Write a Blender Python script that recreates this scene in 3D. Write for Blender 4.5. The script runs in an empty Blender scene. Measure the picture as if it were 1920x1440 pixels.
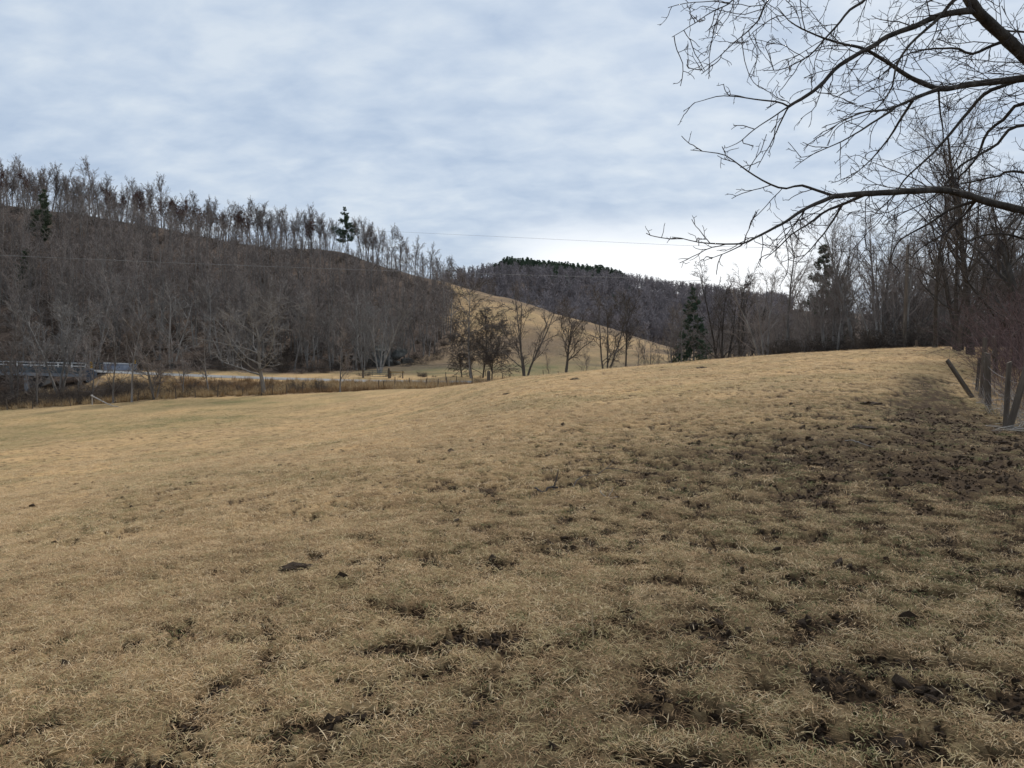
import bpy, math
import numpy as np

# ------------------------------------------------------------------ camera, world, sun, exposure
SC = bpy.context.scene
F = 1400.0                                  # focal length in photograph pixels (1920 wide)
PITCH = math.atan(100.0 / F)
cam_d = bpy.data.cameras.new('camera')
cam_d.sensor_width = 36.0
cam_d.lens = 36.0 * F / 1920.0
cam_d.clip_start = 0.05
cam_d.clip_end = 5000
cam = bpy.data.objects.new('camera', cam_d)
SC.collection.objects.link(cam)
cam.location = (0, 0, 0)
cam.rotation_euler = (math.pi / 2 - PITCH, 0, 0)
SC.camera = cam

SUN_AZ = math.radians(28)                   # to the right of straight ahead
SUN_EL = math.radians(40)
world = bpy.data.worlds.new('World')
SC.world = world
world.use_nodes = True
wn = world.node_tree.nodes
wl = world.node_tree.links
wn.clear()


def N(tree_nodes, kind, **kw):
    n = tree_nodes.new(kind)
    for k, v in kw.items():
        if k.startswith('in_'):
            key = k[3:]
            n.inputs[int(key) if key.isdigit() else key].default_value = v
        else:
            setattr(n, k, v)
    return n


w_out = N(wn, 'ShaderNodeOutputWorld')
w_bg = N(wn, 'ShaderNodeBackground')
w_bg.inputs['Strength'].default_value = 0.1
wl.new(w_bg.outputs[0], w_out.inputs[0])
w_sky = N(wn, 'ShaderNodeTexSky', sky_type='NISHITA')
w_sky.sun_disc = False
w_sky.sun_elevation = SUN_EL
w_sky.sun_rotation = SUN_AZ
w_sky.air_density = 1.0
w_sky.dust_density = 2.0
w_tc = N(wn, 'ShaderNodeTexCoord')
w_sep = N(wn, 'ShaderNodeSeparateXYZ')
wl.new(w_tc.outputs['Generated'], w_sep.inputs[0])
# project the view direction onto a cloud layer
w_zc = N(wn, 'ShaderNodeMath', operation='MAXIMUM', in_1=0.0)
wl.new(w_sep.outputs['Z'], w_zc.inputs[0])
w_za = N(wn, 'ShaderNodeMath', operation='ADD', in_1=0.30)
wl.new(w_zc.outputs[0], w_za.inputs[0])
w_px = N(wn, 'ShaderNodeMath', operation='DIVIDE')
w_py = N(wn, 'ShaderNodeMath', operation='DIVIDE')
wl.new(w_sep.outputs['X'], w_px.inputs[0]); wl.new(w_za.outputs[0], w_px.inputs[1])
wl.new(w_sep.outputs['Y'], w_py.inputs[0]); wl.new(w_za.outputs[0], w_py.inputs[1])
w_cmb = N(wn, 'ShaderNodeCombineXYZ')
wl.new(w_px.outputs[0], w_cmb.inputs[0]); wl.new(w_py.outputs[0], w_cmb.inputs[1])
w_map = N(wn, 'ShaderNodeMapping')
w_map.inputs['Rotation'].default_value = (0, 0, 0.5)
w_map.inputs['Scale'].default_value = (1.35, 1.9, 1)
w_map.inputs['Location'].default_value = (3.1, 1.7, 0.3)
wl.new(w_cmb.outputs[0], w_map.inputs[0])
w_n1 = N(wn, 'ShaderNodeTexNoise', in_Scale=1.1, in_Detail=5.0, in_Roughness=0.5, in_Distortion=0.35)
w_n2 = N(wn, 'ShaderNodeTexNoise', in_Scale=5.5, in_Detail=5.0, in_Roughness=0.52, in_Distortion=0.2)
wl.new(w_map.outputs[0], w_n1.inputs['Vector']); wl.new(w_map.outputs[0], w_n2.inputs['Vector'])
w_mx = N(wn, 'ShaderNodeMix', data_type='FLOAT', in_0=0.56)
wl.new(w_n1.outputs['Fac'], w_mx.inputs[2]); wl.new(w_n2.outputs['Fac'], w_mx.inputs[3])
w_ramp = N(wn, 'ShaderNodeValToRGB')
wl.new(w_mx.outputs[0], w_ramp.inputs[0])
cr = w_ramp.color_ramp
cr.elements[0].position = 0.37; cr.elements[0].color = (0.470, 0.580, 0.742, 1)
cr.elements[1].position = 0.635; cr.elements[1].color = (0.695, 0.778, 0.872, 1)
e = cr.elements.new(0.50); e.color = (0.575, 0.676, 0.812, 1)
# bright band low under the veiled sun
w_nrm = N(wn, 'ShaderNodeVectorMath', operation='DOT_PRODUCT')
az = math.radians(11.5)
w_nrm.inputs[1].default_value = (math.sin(az) * math.cos(0.075), math.cos(az) * math.cos(0.075), math.sin(0.075))
w_vn = N(wn, 'ShaderNodeVectorMath', operation='NORMALIZE')
wl.new(w_tc.outputs['Generated'], w_vn.inputs[0]); wl.new(w_vn.outputs[0], w_nrm.inputs[0])
w_glow = N(wn, 'ShaderNodeMapRange', interpolation_type='SMOOTHERSTEP', in_1=0.965, in_2=0.997, in_3=0.0, in_4=1.0)
wl.new(w_nrm.outputs['Value'], w_glow.inputs[0])
w_low = N(wn, 'ShaderNodeMapRange', interpolation_type='SMOOTHSTEP', in_1=0.165, in_2=0.095, in_3=0.0, in_4=1.0)
wl.new(w_sep.outputs['Z'], w_low.inputs[0])
w_gm = N(wn, 'ShaderNodeMath', operation='MULTIPLY')
wl.new(w_glow.outputs[0], w_gm.inputs[0]); wl.new(w_low.outputs[0], w_gm.inputs[1])
w_m2 = N(wn, 'ShaderNodeMix', data_type='RGBA')
w_m2.inputs[7].default_value = (1.05, 1.08, 1.12, 1)
wl.new(w_gm.outputs[0], w_m2.inputs[0]); wl.new(w_ramp.outputs[0], w_m2.inputs[6])
w_sc = N(wn, 'ShaderNodeVectorMath', operation='SCALE')
w_sc.inputs['Scale'].default_value = 10.0
wl.new(w_m2.outputs[2], w_sc.inputs[0])
w_m3 = N(wn, 'ShaderNodeMix', data_type='RGBA', in_0=0.93)   # the cloud sheet lets a little blue through
wl.new(w_sky.outputs[0], w_m3.inputs[6]); wl.new(w_sc.outputs[0], w_m3.inputs[7])
wl.new(w_m3.outputs[2], w_bg.inputs['Color'])

sun_d = bpy.data.lights.new('sun', 'SUN')
sun_d.energy = 3.0
sun_d.angle = math.radians(10)
sun_d.color = (1.0, 0.95, 0.87)
sun = bpy.data.objects.new('sun', sun_d)
SC.collection.objects.link(sun)
sun.rotation_euler = (math.pi / 2 - SUN_EL, 0, math.pi - SUN_AZ)

SC.view_settings.view_transform = 'Standard'
SC.view_settings.look = 'None'
SC.view_settings.exposure = 0.0
SC.view_settings.gamma = 1.0
SC.view_settings.use_curve_mapping = False
SC.cycles.max_bounces = 4
SC.cycles.diffuse_bounces = 3
SC.cycles.glossy_bounces = 1
SC.cycles.transparent_max_bounces = 4

# ------------------------------------------------------------------ helpers
COL = SC.collection


def pix(px, py, d):
    """world point on the photograph's pixel ray at forward distance d"""
    a = (px - 960.0) / F
    b = (720.0 - py) / F
    cp, sp = math.cos(PITCH), math.sin(PITCH)
    v = np.array([a, cp + b * sp, -sp + b * cp])
    return v * (d / v[1])


def link(o, parent=None):
    COL.objects.link(o)
    if parent is not None:
        o.parent = parent
    return o


def tag(o, label=None, cat=None, group=None, kind=None):
    if label: o['label'] = label
    if cat: o['category'] = cat
    if group: o['group'] = group
    if kind: o['kind'] = kind
    return o


def empty(name, loc, rz=0.0, scale=1.0):
    o = bpy.data.objects.new(name, None)
    o.empty_display_size = 0.2
    o.location = loc
    o.rotation_euler = (0, 0, rz)
    o.scale = (scale, scale, scale)
    COL.objects.link(o)
    return o


def mesh_np(name, verts, faces, mat=None, smooth=True):
    """faces: (n,k) integer array, all of the same size"""
    me = bpy.data.meshes.new(name)
    verts = np.asarray(verts, np.float32); faces = np.asarray(faces, np.int32)
    n, k = faces.shape
    me.vertices.add(len(verts)); me.vertices.foreach_set('co', verts.ravel())
    me.loops.add(n * k); me.loops.foreach_set('vertex_index', faces.ravel())
    me.polygons.add(n)
    me.polygons.foreach_set('loop_start', np.arange(0, n * k, k, dtype=np.int32))
    me.update(calc_edges=True)
    if smooth:
        me.polygons.foreach_set('use_smooth', np.ones(n, bool))
    if mat: me.materials.append(mat)
    return me


def obj(name, me, parent=None, loc=None):
    o = bpy.data.objects.new(name, me)
    if loc is not None: o.location = loc
    return link(o, parent)


def hash2(ix, iy, seed):
    h = (ix.astype(np.int64) * 374761393 + iy.astype(np.int64) * 668265263 + seed * 1442695041) & 0xFFFFFFFF
    h = ((h ^ (h >> 13)) * 1274126177) & 0xFFFFFFFF
    h = (h ^ (h >> 16)) & 0xFFFFFFFF
    return h.astype(np.float64) / 4294967295.0


def vnoise(x, y, seed=0):
    x = np.asarray(x, float); y = np.asarray(y, float)
    ix = np.floor(x); iy = np.floor(y)
    fx = x - ix; fy = y - iy
    fx = fx * fx * (3 - 2 * fx); fy = fy * fy * (3 - 2 * fy)
    a = hash2(ix, iy, seed); b = hash2(ix + 1, iy, seed)
    c = hash2(ix, iy + 1, seed); d = hash2(ix + 1, iy + 1, seed)
    return (a * (1 - fx) + b * fx) * (1 - fy) + (c * (1 - fx) + d * fx) * fy


def fbm(x, y, seed=0, octv=4, gain=0.5):
    s = 0; a = 1.0; t = 0
    for i in range(octv):
        s = s + a * vnoise(x * 2 ** i + 17.3 * i, y * 2 ** i - 9.1 * i, seed + i)
        t += a; a *= gain
    return s / t


def sstep(a, b, x):
    t = np.clip((np.asarray(x, float) - a) / (b - a), 0, 1)
    return t * t * (3 - 2 * t)


# ------------------------------------------------------------------ materials
def mat_new(name, rough=0.9, spec=0.2):
    m = bpy.data.materials.new(name)
    m.use_nodes = True
    nt = m.node_tree
    b = nt.nodes['Principled BSDF']
    b.inputs['Roughness'].default_value = rough
    b.inputs['Specular IOR Level'].default_value = spec
    return m, nt.nodes, nt.links, b


def ramp_node(nodes, stops):
    r = nodes.new('ShaderNodeValToRGB')
    el = r.color_ramp.elements
    el[0].position, el[0].color = stops[0][0], (*stops[0][1], 1)
    el[1].position, el[1].color = stops[-1][0], (*stops[-1][1], 1)
    for p, c in stops[1:-1]:
        q = el.new(p); q.color = (*c, 1)
    return r


def mat_noise(name, stops, scale=5.0, rough=0.9, spec=0.2, bump=0.0, bscale=None, stretch=(1, 1, 1), rnd=0.0, detail=5.0):
    """object-space noise colours, optional bump, optional lightness change from object to object"""
    m, n, l, b = mat_new(name, rough, spec)
    tc = n.new('ShaderNodeTexCoord')
    mp = n.new('ShaderNodeMapping'); mp.inputs['Scale'].default_value = stretch
    l.new(tc.outputs['Object'], mp.inputs[0])
    ns = n.new('ShaderNodeTexNoise'); ns.inputs['Scale'].default_value = scale; ns.inputs['Detail'].default_value = detail
    ns.inputs['Roughness'].default_value = 0.6
    l.new(mp.outputs[0], ns.inputs['Vector'])
    rp = ramp_node(n, stops)
    l.new(ns.outputs['Fac'], rp.inputs[0])
    out = rp.outputs[0]
    if rnd > 0:
        oi = n.new('ShaderNodeObjectInfo')
        mr = n.new('ShaderNodeMapRange')
        mr.inputs[3].default_value = 1 - rnd; mr.inputs[4].default_value = 1 + rnd
        l.new(oi.outputs['Random'], mr.inputs[0])
        hs = n.new('ShaderNodeHueSaturation')
        l.new(mr.outputs[0], hs.inputs['Value'])
        l.new(out, hs.inputs['Color'])
        out = hs.outputs[0]
    l.new(out, b.inputs['Base Color'])
    if bump > 0:
        nb = n.new('ShaderNodeTexNoise'); nb.inputs['Scale'].default_value = bscale or scale * 3; nb.inputs['Detail'].default_value = 6
        l.new(mp.outputs[0], nb.inputs['Vector'])
        bp = n.new('ShaderNodeBump'); bp.inputs['Strength'].default_value = bump; bp.inputs['Distance'].default_value = 0.05
        l.new(nb.outputs['Fac'], bp.inputs['Height']); l.new(bp.outputs[0], b.inputs['Normal'])
    return m


M = {}
M['bark'] = mat_noise('bark_grey', [(0.3, (0.12, 0.105, 0.092)), (0.55, (0.22, 0.20, 0.18)), (0.75, (0.33, 0.31, 0.285))], 2.2, bump=0.6, stretch=(1, 1, 0.35), rnd=0.3)
M['bark_pale'] = mat_noise('bark_pale', [(0.3, (0.14, 0.128, 0.115)), (0.55, (0.25, 0.233, 0.213)), (0.75, (0.37, 0.35, 0.325))], 2.0, bump=0.5, stretch=(1, 1, 0.35), rnd=0.2)
M['bark_dark'] = mat_noise('bark_dark', [(0.3, (0.03, 0.026, 0.022)), (0.6, (0.075, 0.064, 0.053)), (0.78, (0.16, 0.15, 0.13))], 9.0, bump=0.9, bscale=22, stretch=(1, 1, 0.4))
M['twig'] = mat_noise('twig_brown', [(0.3, (0.14, 0.115, 0.10)), (0.7, (0.27, 0.23, 0.205))], 0.8, rnd=0.3)
M['twig_pale'] = mat_noise('twig_grey', [(0.3, (0.16, 0.143, 0.128)), (0.7, (0.30, 0.275, 0.25))], 0.8, rnd=0.2)
M['bark_mid'] = mat_noise('bark_brown', [(0.3, (0.06, 0.05, 0.042)), (0.55, (0.115, 0.10, 0.085)), (0.75, (0.21, 0.19, 0.165))], 2.2, bump=0.6, stretch=(1, 1, 0.35), rnd=0.25)
M['twig_mid'] = mat_noise('twig_umber', [(0.3, (0.085, 0.068, 0.058)), (0.7, (0.17, 0.142, 0.122))], 0.8, rnd=0.25)
M['twig_dark'] = mat_noise('twig_dark', [(0.3, (0.032, 0.026, 0.026)), (0.7, (0.07, 0.056, 0.052))], 4.0)
M['twig_far'] = mat_noise('twig_mauve_haze', [(0.3, (0.19, 0.166, 0.168)), (0.7, (0.33, 0.295, 0.295))], 0.5, rnd=0.3)  # paled in the colour, standing in for thin distance haze
M['cane'] = mat_noise('bramble_cane', [(0.3, (0.10, 0.065, 0.06)), (0.7, (0.21, 0.14, 0.13))], 2.0, rnd=0.3)
M['cane_dark'] = mat_noise('thicket_stem', [(0.3, (0.055, 0.042, 0.034)), (0.7, (0.13, 0.105, 0.085))], 2.0, rnd=0.35)
M['russet'] = mat_noise('russet_leaf', [(0.3, (0.08, 0.035, 0.03)), (0.7, (0.16, 0.07, 0.05))], 1.2, rnd=0.25)
M['needle'] = mat_noise('pine_needle', [(0.3, (0.05, 0.082, 0.052)), (0.7, (0.11, 0.15, 0.09))], 1.5, rnd=0.2)
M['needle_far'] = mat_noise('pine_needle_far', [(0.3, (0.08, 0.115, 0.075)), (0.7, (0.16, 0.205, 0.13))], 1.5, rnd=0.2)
M['needle_dull'] = mat_noise('pine_needle_dull', [(0.3, (0.06, 0.08, 0.048)), (0.7, (0.12, 0.14, 0.085))], 1.5, rnd=0.2)
M['post'] = mat_noise('weathered_post', [(0.3, (0.055, 0.042, 0.032)), (0.55, (0.12, 0.097, 0.075)), (0.75, (0.21, 0.18, 0.148))], 6.0, bump=0.7, bscale=26, stretch=(1, 1, 0.12), rnd=0.2)
M['wire'] = mat_noise('old_wire', [(0.3, (0.12, 0.10, 0.09)), (0.7, (0.25, 0.22, 0.2))], 8.0, rough=0.6)
M['cable'] = mat_noise('cable_grey', [(0.3, (0.20, 0.20, 0.20)), (0.7, (0.30, 0.30, 0.30))], 1.0, rough=0.7)
M['cable_black'] = mat_noise('cable_black', [(0.3, (0.025, 0.025, 0.025)), (0.7, (0.05, 0.05, 0.05))], 1.0, rough=0.7)
M['road'] = mat_noise('pale_asphalt', [(0.3, (0.20, 0.195, 0.185)), (0.7, (0.30, 0.29, 0.275))], 0.6, bump=0.2, bscale=30)
M['rail'] = mat_noise('white_rail_paint', [(0.3, (0.48, 0.48, 0.47)), (0.6, (0.70, 0.70, 0.69))], 1.5, rough=0.6)
M['girder'] = mat_noise('stained_concrete', [(0.35, (0.05, 0.058, 0.065)), (0.55, (0.10, 0.115, 0.125)), (0.75, (0.24, 0.26, 0.27))], 1.1, stretch=(1, 1, 0.2), bump=0.3)
M['concrete'] = mat_noise('grey_concrete', [(0.3, (0.15, 0.16, 0.175)), (0.7, (0.27, 0.28, 0.295))], 0.8, bump=0.3)
M['parapet'] = mat_noise('pale_parapet', [(0.36, (0.10, 0.112, 0.15)), (0.5, (0.25, 0.27, 0.32)), (0.7, (0.40, 0.42, 0.46))], 0.7, bump=0.2)
M['wing'] = mat_noise('slate_wing_wall', [(0.3, (0.055, 0.07, 0.095)), (0.7, (0.10, 0.12, 0.15))], 1.2, bump=0.3)
M['yellow'] = mat_noise('marker_yellow', [(0.3, (0.55, 0.30, 0.03)), (0.7, (0.65, 0.38, 0.04))], 3.0, rough=0.5)
M['black'] = mat_noise('marker_black', [(0.3, (0.02, 0.02, 0.02)), (0.7, (0.03, 0.03, 0.03))], 3.0, rough=0.5)
M['tan_wood'] = mat_noise('tan_wood', [(0.3, (0.22, 0.15, 0.07)), (0.7, (0.36, 0.26, 0.13))], 2.0)
M['gate'] = mat_noise('gate_metal', [(0.3, (0.07, 0.08, 0.075)), (0.7, (0.13, 0.14, 0.13))], 2.0, rough=0.6)
M['rock'] = mat_noise('lichen_rock', [(0.3, (0.035, 0.034, 0.03)), (0.55, (0.085, 0.083, 0.074)), (0.75, (0.20, 0.198, 0.18))], 1.2, bump=0.8, bscale=4, detail=8)
M['mud'] = mat_noise('dark_mud', [(0.3, (0.036, 0.022, 0.013)), (0.7, (0.105, 0.066, 0.038))], 18.0, bump=0.8, bscale=60)
M['deadwood'] = mat_noise('bleached_wood', [(0.3, (0.25, 0.22, 0.19)), (0.7, (0.46, 0.42, 0.37))], 4.0, bump=0.4, rnd=0.15)
M['stick'] = mat_noise('grey_stick', [(0.3, (0.045, 0.038, 0.034)), (0.7, (0.12, 0.10, 0.09))], 6.0)
M['straw'] = mat_noise('straw_stalk', [(0.3, (0.38, 0.27, 0.15)), (0.7, (0.58, 0.44, 0.27))], 9.0)

# ------------------------------------------------------------------ terrain
# control points: per photograph column, (forward distance, height relative to the eye)
CTRL = {
    -330: [(2, -1.65), (5, -2.2), (12, -3.5), (25, -6.0), (40, -8.4), (60, -9.8), (80, -10.2), (95, -10.3), (108, -10.2), (121, -8.4), (135, -3.5), (180, 16), (258, 46), (300, 43), (420, 20), (560, 5), (700, 0)],
    0:    [(2, -1.62), (5, -1.98), (12, -2.95), (25, -5.0), (40, -7.0), (60, -8.5), (84, -9.0), (95, -9.4), (108, -9.6), (121, -7.6), (135, -3.0), (180, 13), (260, 43), (300, 40), (420, 18), (560, 5), (700, 0)],
    160:  [(12, -2.75), (25, -4.75), (40, -6.7), (60, -8.1), (86, -8.6), (95, -8.8), (103, -8.0), (121, -6.6), (140, -1.0), (180, 12), (261, 39.6), (300, 36)],
    320:  [(2, -1.61), (5, -1.88), (12, -2.55), (25, -4.4), (40, -6.2), (60, -7.5), (88, -8.2), (97, -7.9), (106, -6.8), (118, -6.55), (128, -5.0), (180, 11), (262, 35), (300, 32), (420, 12), (560, 3), (700, 0)],
    640:  [(2, -1.60), (5, -1.78), (12, -2.2), (25, -3.6), (40, -5.2), (60, -6.8), (90, -7.45), (99, -7.7), (108, -7.15), (118, -7.1), (132, -7.1), (152, -6.9), (170, -2.5), (205, 8), (262, 27.5), (300, 24), (420, 8), (560, 8), (700, 5)],
    830:  [(2, -1.60), (5, -1.73), (12, -2.05), (25, -2.95), (40, -4.1), (60, -5.2), (78, -5.85), (96, -7.4), (108, -7.35), (118, -7.35), (142, -7.1), (170, -4.8), (215, 5), (262, 17.5), (300, 13), (420, 6), (520, 26), (600, 40), (700, 36)],
    960:  [(2, -1.60), (5, -1.70), (12, -1.93), (25, -2.45), (40, -3.05), (63, -4.0), (84, -6.2), (108, -7.4), (118, -7.5), (142, -7.4), (180, -3.9), (248, 10.5), (295, 6), (400, 0), (460, 20), (540, 39), (600, 40), (700, 36)],
    1150: [(2, -1.60), (5, -1.69), (12, -1.86), (25, -2.05), (40, -2.4), (58, -3.03), (80, -5.4), (108, -7.6), (130, -8.0), (172, -6.0), (228, 0.5), (275, -3), (380, -4), (460, 16), (540, 33), (600, 33), (700, 30)],
    1330: [(2, -1.60), (5, -1.68), (12, -1.80), (25, -1.82), (40, -1.95), (58, -2.36), (80, -4.8), (108, -7.3), (140, -8.0), (190, -6.1), (240, -8), (380, -6), (460, 8), (540, 23), (700, 20)],
    1600: [(2, -1.60), (5, -1.66), (12, -1.72), (25, -1.56), (40, -1.35), (54, -1.46), (75, -2.8), (100, -4.0), (150, -3.5), (220, 0), (400, 6), (540, 12), (700, 15)],
    1760: [(12, -1.75), (20, -1.72), (30, -1.38), (44, -1.06), (60, -1.35), (90, -2.0)],
    1880: [(2, -1.60), (5, -1.66), (12, -1.80), (16, -1.98), (20, -2.0), (30, -1.6), (45, -1.15), (60, -1.3), (100, -1.2), (200, 2), (400, 8), (700, 18)],
    2350: [(2, -1.60), (5, -1.64), (12, -1.65), (25, -1.3), (45, -0.8), (100, 0.8), (200, 6), (400, 14), (700, 22)],
}
_pts, _val = [], []
for cpx, rows in CTRL.items():
    for d, z in rows:
        x = (cpx - 960.0) / F * d
        r = math.hypot(x, d)
        _pts.append((math.atan2(x, d) * 2.4, math.log(r)))
        _val.append((z + 1.6) / (r + 8.0))
_pts = np.array(_pts); _val = np.array(_val)


def _kern(a, b):
    d2 = ((a[:, None, :] - b[None, :, :]) ** 2).sum(-1)
    return 0.5 * d2 * np.log(d2 + 1e-12)


_n = len(_pts)
_A = np.zeros((_n + 3, _n + 3))
_A[:_n, :_n] = _kern(_pts, _pts) + np.eye(_n) * 2e-4
_A[:_n, _n] = 1; _A[:_n, _n + 1:] = _pts
_A[_n, :_n] = 1; _A[_n + 1:, :_n] = _pts.T
_w = np.linalg.solve(_A, np.concatenate([_val, np.zeros(3)]))

# road centre line (forward distance and height along x)
_rc = [(-420, 682, 116), (-200, 686, 114), (0, 690, 113), (175, 695.0, 112), (320, 702, 112), (480, 708, 111), (640, 713, 110), (800, 715.5, 109), (900, 716, 108), (960, 716, 108), (1100, 714, 110), (1300, 712, 116), (1600, 706, 126)]
_rp = np.array([pix(a, b, c) for a, b, c in _rc])
ROAD_HW = 2.4


def road_y(x): return np.interp(x, _rp[:, 0], _rp[:, 1])
def road_z(x): return np.interp(x, _rp[:, 0], _rp[:, 2])


BRIDGE_X = pix(190, 695, 112)[0]          # the bridge's right end


def base_z(x, y):
    x = np.asarray(x, float); y = np.asarray(y, float)
    sh = x.shape
    x = x.ravel(); y = y.ravel()
    r = np.hypot(x, y)
    th = np.clip(np.arctan2(x, y), -0.80, 0.80)
    q = np.stack([th * 2.4, np.log(np.clip(r, 2.0, 720))], -1)
    out = np.empty(len(q))
    for i in range(0, len(q), 60000):
        k = q[i:i + 60000]
        out[i:i + 60000] = _kern(k, _pts) @ _w[:_n] + _w[_n] + k @ _w[_n + 1:]
    z = out * (np.clip(r, 0, 720) + 8.0) - 1.6
    # behind the camera the pasture goes on level
    back = sstep(-0.2, 0.9, -y / np.maximum(r, 1e-6))
    z = z * (1 - back) + (-1.6 + 0.02 * x) * back
    z = z + (fbm(x * 0.10, y * 0.10, 3, 3) - 0.5) * 0.35 * sstep(8, 50, r) * (1 + 3.0 * sstep(120, 200, r))
    # road bed
    dy = np.abs(y - road_y(x))
    wgt = (1 - sstep(ROAD_HW + 0.5, ROAD_HW + 5.0, dy)) * sstep(BRIDGE_X - 0.5, BRIDGE_X + 2.5, x) * (y > 60)
    z = z * (1 - wgt) + (road_z(x) - 0.06) * wgt
    return z.reshape(sh)


def mud_shade_mask(x, y):
    """trampled mud 0..1, and how far it is trodden or painted as tree shade 0..1"""
    x = np.asarray(x, float); y = np.asarray(y, float)
    e1 = np.exp(-(((x - 5.4) / 4.6) ** 2 + ((y - 10.0) / 4.2) ** 2))  # dark oval: partly mud, partly the overhanging tree's shade painted on
    e2 = np.exp(-(((x - 9.2) / 2.6) ** 2 + ((y - 15.0) / 5.5) ** 2))
    xp = np.interp(y, [6, 10, 13, 16, 20, 24, 30], [5.6, 7.2, 8.4, 9.5, 11.3, 13.2, 16.5])
    e3 = np.exp(-((x - xp) / 0.9) ** 2) * sstep(6, 9, y) * (1 - sstep(23, 29, y))
    e4 = sstep(-3.2, 0.8, x) * (1 - sstep(5.5, 11, y))
    e5 = (1 - sstep(3, 7, y))
    trod_shade = np.clip(0.95 * e1 + 0.75 * e2 + 0.95 * e3 + 0.42 * e4 + 0.16 * e5, 0, 1)
    n1 = fbm(x * 6.2, y * 7.6, 11, 4, 0.6)
    n2 = fbm(x * 0.6, y * 0.8, 23, 3)
    n3 = fbm(x * 19, y * 22, 37, 3, 0.6)
    thr = 0.580 - 0.16 * trod_shade - 0.10 * (n2 - 0.5) + 0.06 * sstep(14, 40, y)
    return np.clip(sstep(thr, thr + 0.025, n1 * 0.64 + n3 * 0.36), 0, 1), trod_shade


def wear_shade_mask(x, y):
    """grazed and browned turf against longer straw, in patches of a pace or two, with some shade painted in"""
    x = np.asarray(x, float); y = np.asarray(y, float)
    m, trod_shade = mud_shade_mask(x, y)
    w = 0.62 * trod_shade + 0.95 * (fbm(x * 0.8, y * 1.0, 83, 4) - 0.44) + 0.13 * (1 - sstep(5, 13, y))  # near term: trampling, plus shaded blade sides painted as browner turf
    return np.clip(w, 0, 1)


def green_mask(x, y):
    x = np.asarray(x, float); y = np.asarray(y, float)
    g = 0.28 * sstep(0.48, 0.70, fbm(x * 0.35, y * 0.35, 51, 4))
    valley = sstep(-14, -30, x) * sstep(45, 60, y) * (1 - sstep(84, 92, y))
    g = g + 0.42 * valley * fbm(x * 0.09, y * 0.12, 61, 3) * 1.6
    lawn = np.exp(-(((x + 15) / 22) ** 2)) * sstep(118, 126, y) * (1 - sstep(148, 160, y))
    g = g + 0.75 * lawn * fbm(x * 0.12, y * 0.2, 67, 3) * 1.5
    foot = sstep(-4, 4, x) * sstep(122, 130, y) * (1 - sstep(150, 185, y))
    g = g + 0.45 * foot
    m, trod_shade = mud_shade_mask(x, y)
    g = g + 0.35 * trod_shade  # olive cast belongs to the painted tree shade and trodden turf
    return np.clip(g, 0, 1)


def forest_mask(x, y):
    """wooded hillside on the left: 1 inside"""
    x = np.asarray(x, float); y = np.asarray(y, float)
    edge = np.interp(y, [118, 130, 150, 170, 200, 262, 330], [-33, -31, -24, -14, -15, -24, -18])
    n = (fbm(x * 0.08, y * 0.08, 71, 3) - 0.5) * 8
    return sstep(edge + 3 + n, edge - 3 + n, x) * sstep(117, 121, y)


def fence_y(x):
    fx = [pix(p, 740, d)[0] for p, d in ((-400, 80), (0, 84), (320, 88), (640, 91), (760, 93), (850, 95), (960, 96), (1100, 88), (1330, 72), (1600, 62), (1760, 54), (1850, 46), (1990, 44))]
    fy = [80, 84, 88, 91, 93, 95, 96, 88, 72, 62, 54, 46, 44]
    return np.interp(x, fx, fy)


def litter_mask(x, y):
    x = np.asarray(x, float); y = np.asarray(y, float)
    f = forest_mask(x, y)
    beyond = sstep(-0.5, 2.5, y - fence_y(x))
    bank = beyond * (1 - sstep(104, 108, y)) * 0.75 * (x < 0)
    gully = beyond * sstep(BRIDGE_X + 3, BRIDGE_X - 2, x) * (y < 130)
    rw = beyond * sstep(20, 26, x) * sstep(40, 55, y) * (1 - sstep(118, 128, y) * sstep(80, 70, x))
    far = sstep(300, 330, np.hypot(x, y))
    mead = 0.55 * sstep(120, 128, y) * sstep(0.35, 0.7, fbm(x * 0.05, y * 0.07, 97, 4)) + 0.22 * sstep(120, 128, y)
    side = sstep(-0.8, 1.6, x - np.interp(y, [0, 6, 10, 14, 20, 30, 45], [7.0, 7.2, 8.8, 10.3, 13.0, 18.5, 27.5])) * 0.35
    return np.clip(np.maximum.reduce([f, bank, gully, mead, rw, far, side * (y < 60) * (y > -5)]), 0, 1)


def ground_z(x, y):
    """terrain with the small relief of the pasture"""
    x = np.asarray(x, float); y = np.asarray(y, float)
    z = base_z(x, y)
    r = np.hypot(x, y)
    near = 1 - sstep(30, 70, r)
    m, trod_shade = mud_shade_mask(x, y)
    z = z + near * ((fbm(x * 0.9, y * 0.9, 5, 3) - 0.5) * 0.10 + (fbm(x * 4, y * 4, 6, 3) - 0.5) * (0.035 + 0.06 * m))
    z = z - near * m * (0.03 + 0.03 * fbm(x * 2, y * 2, 41, 2))
    return z


def gz(x, y):
    return float(ground_z(np.array([x]), np.array([y]))[0])


def gpt(px, d, sink=0.0):
    x = (px - 960.0) / F * d * 1.0
    # depth along the camera axis differs slightly from y
    z = gz(x, d)
    dep = d * math.cos(PITCH) - z * math.sin(PITCH)
    x = (px - 960.0) / F * dep
    return np.array([x, d, gz(x, d) - sink])


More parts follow.
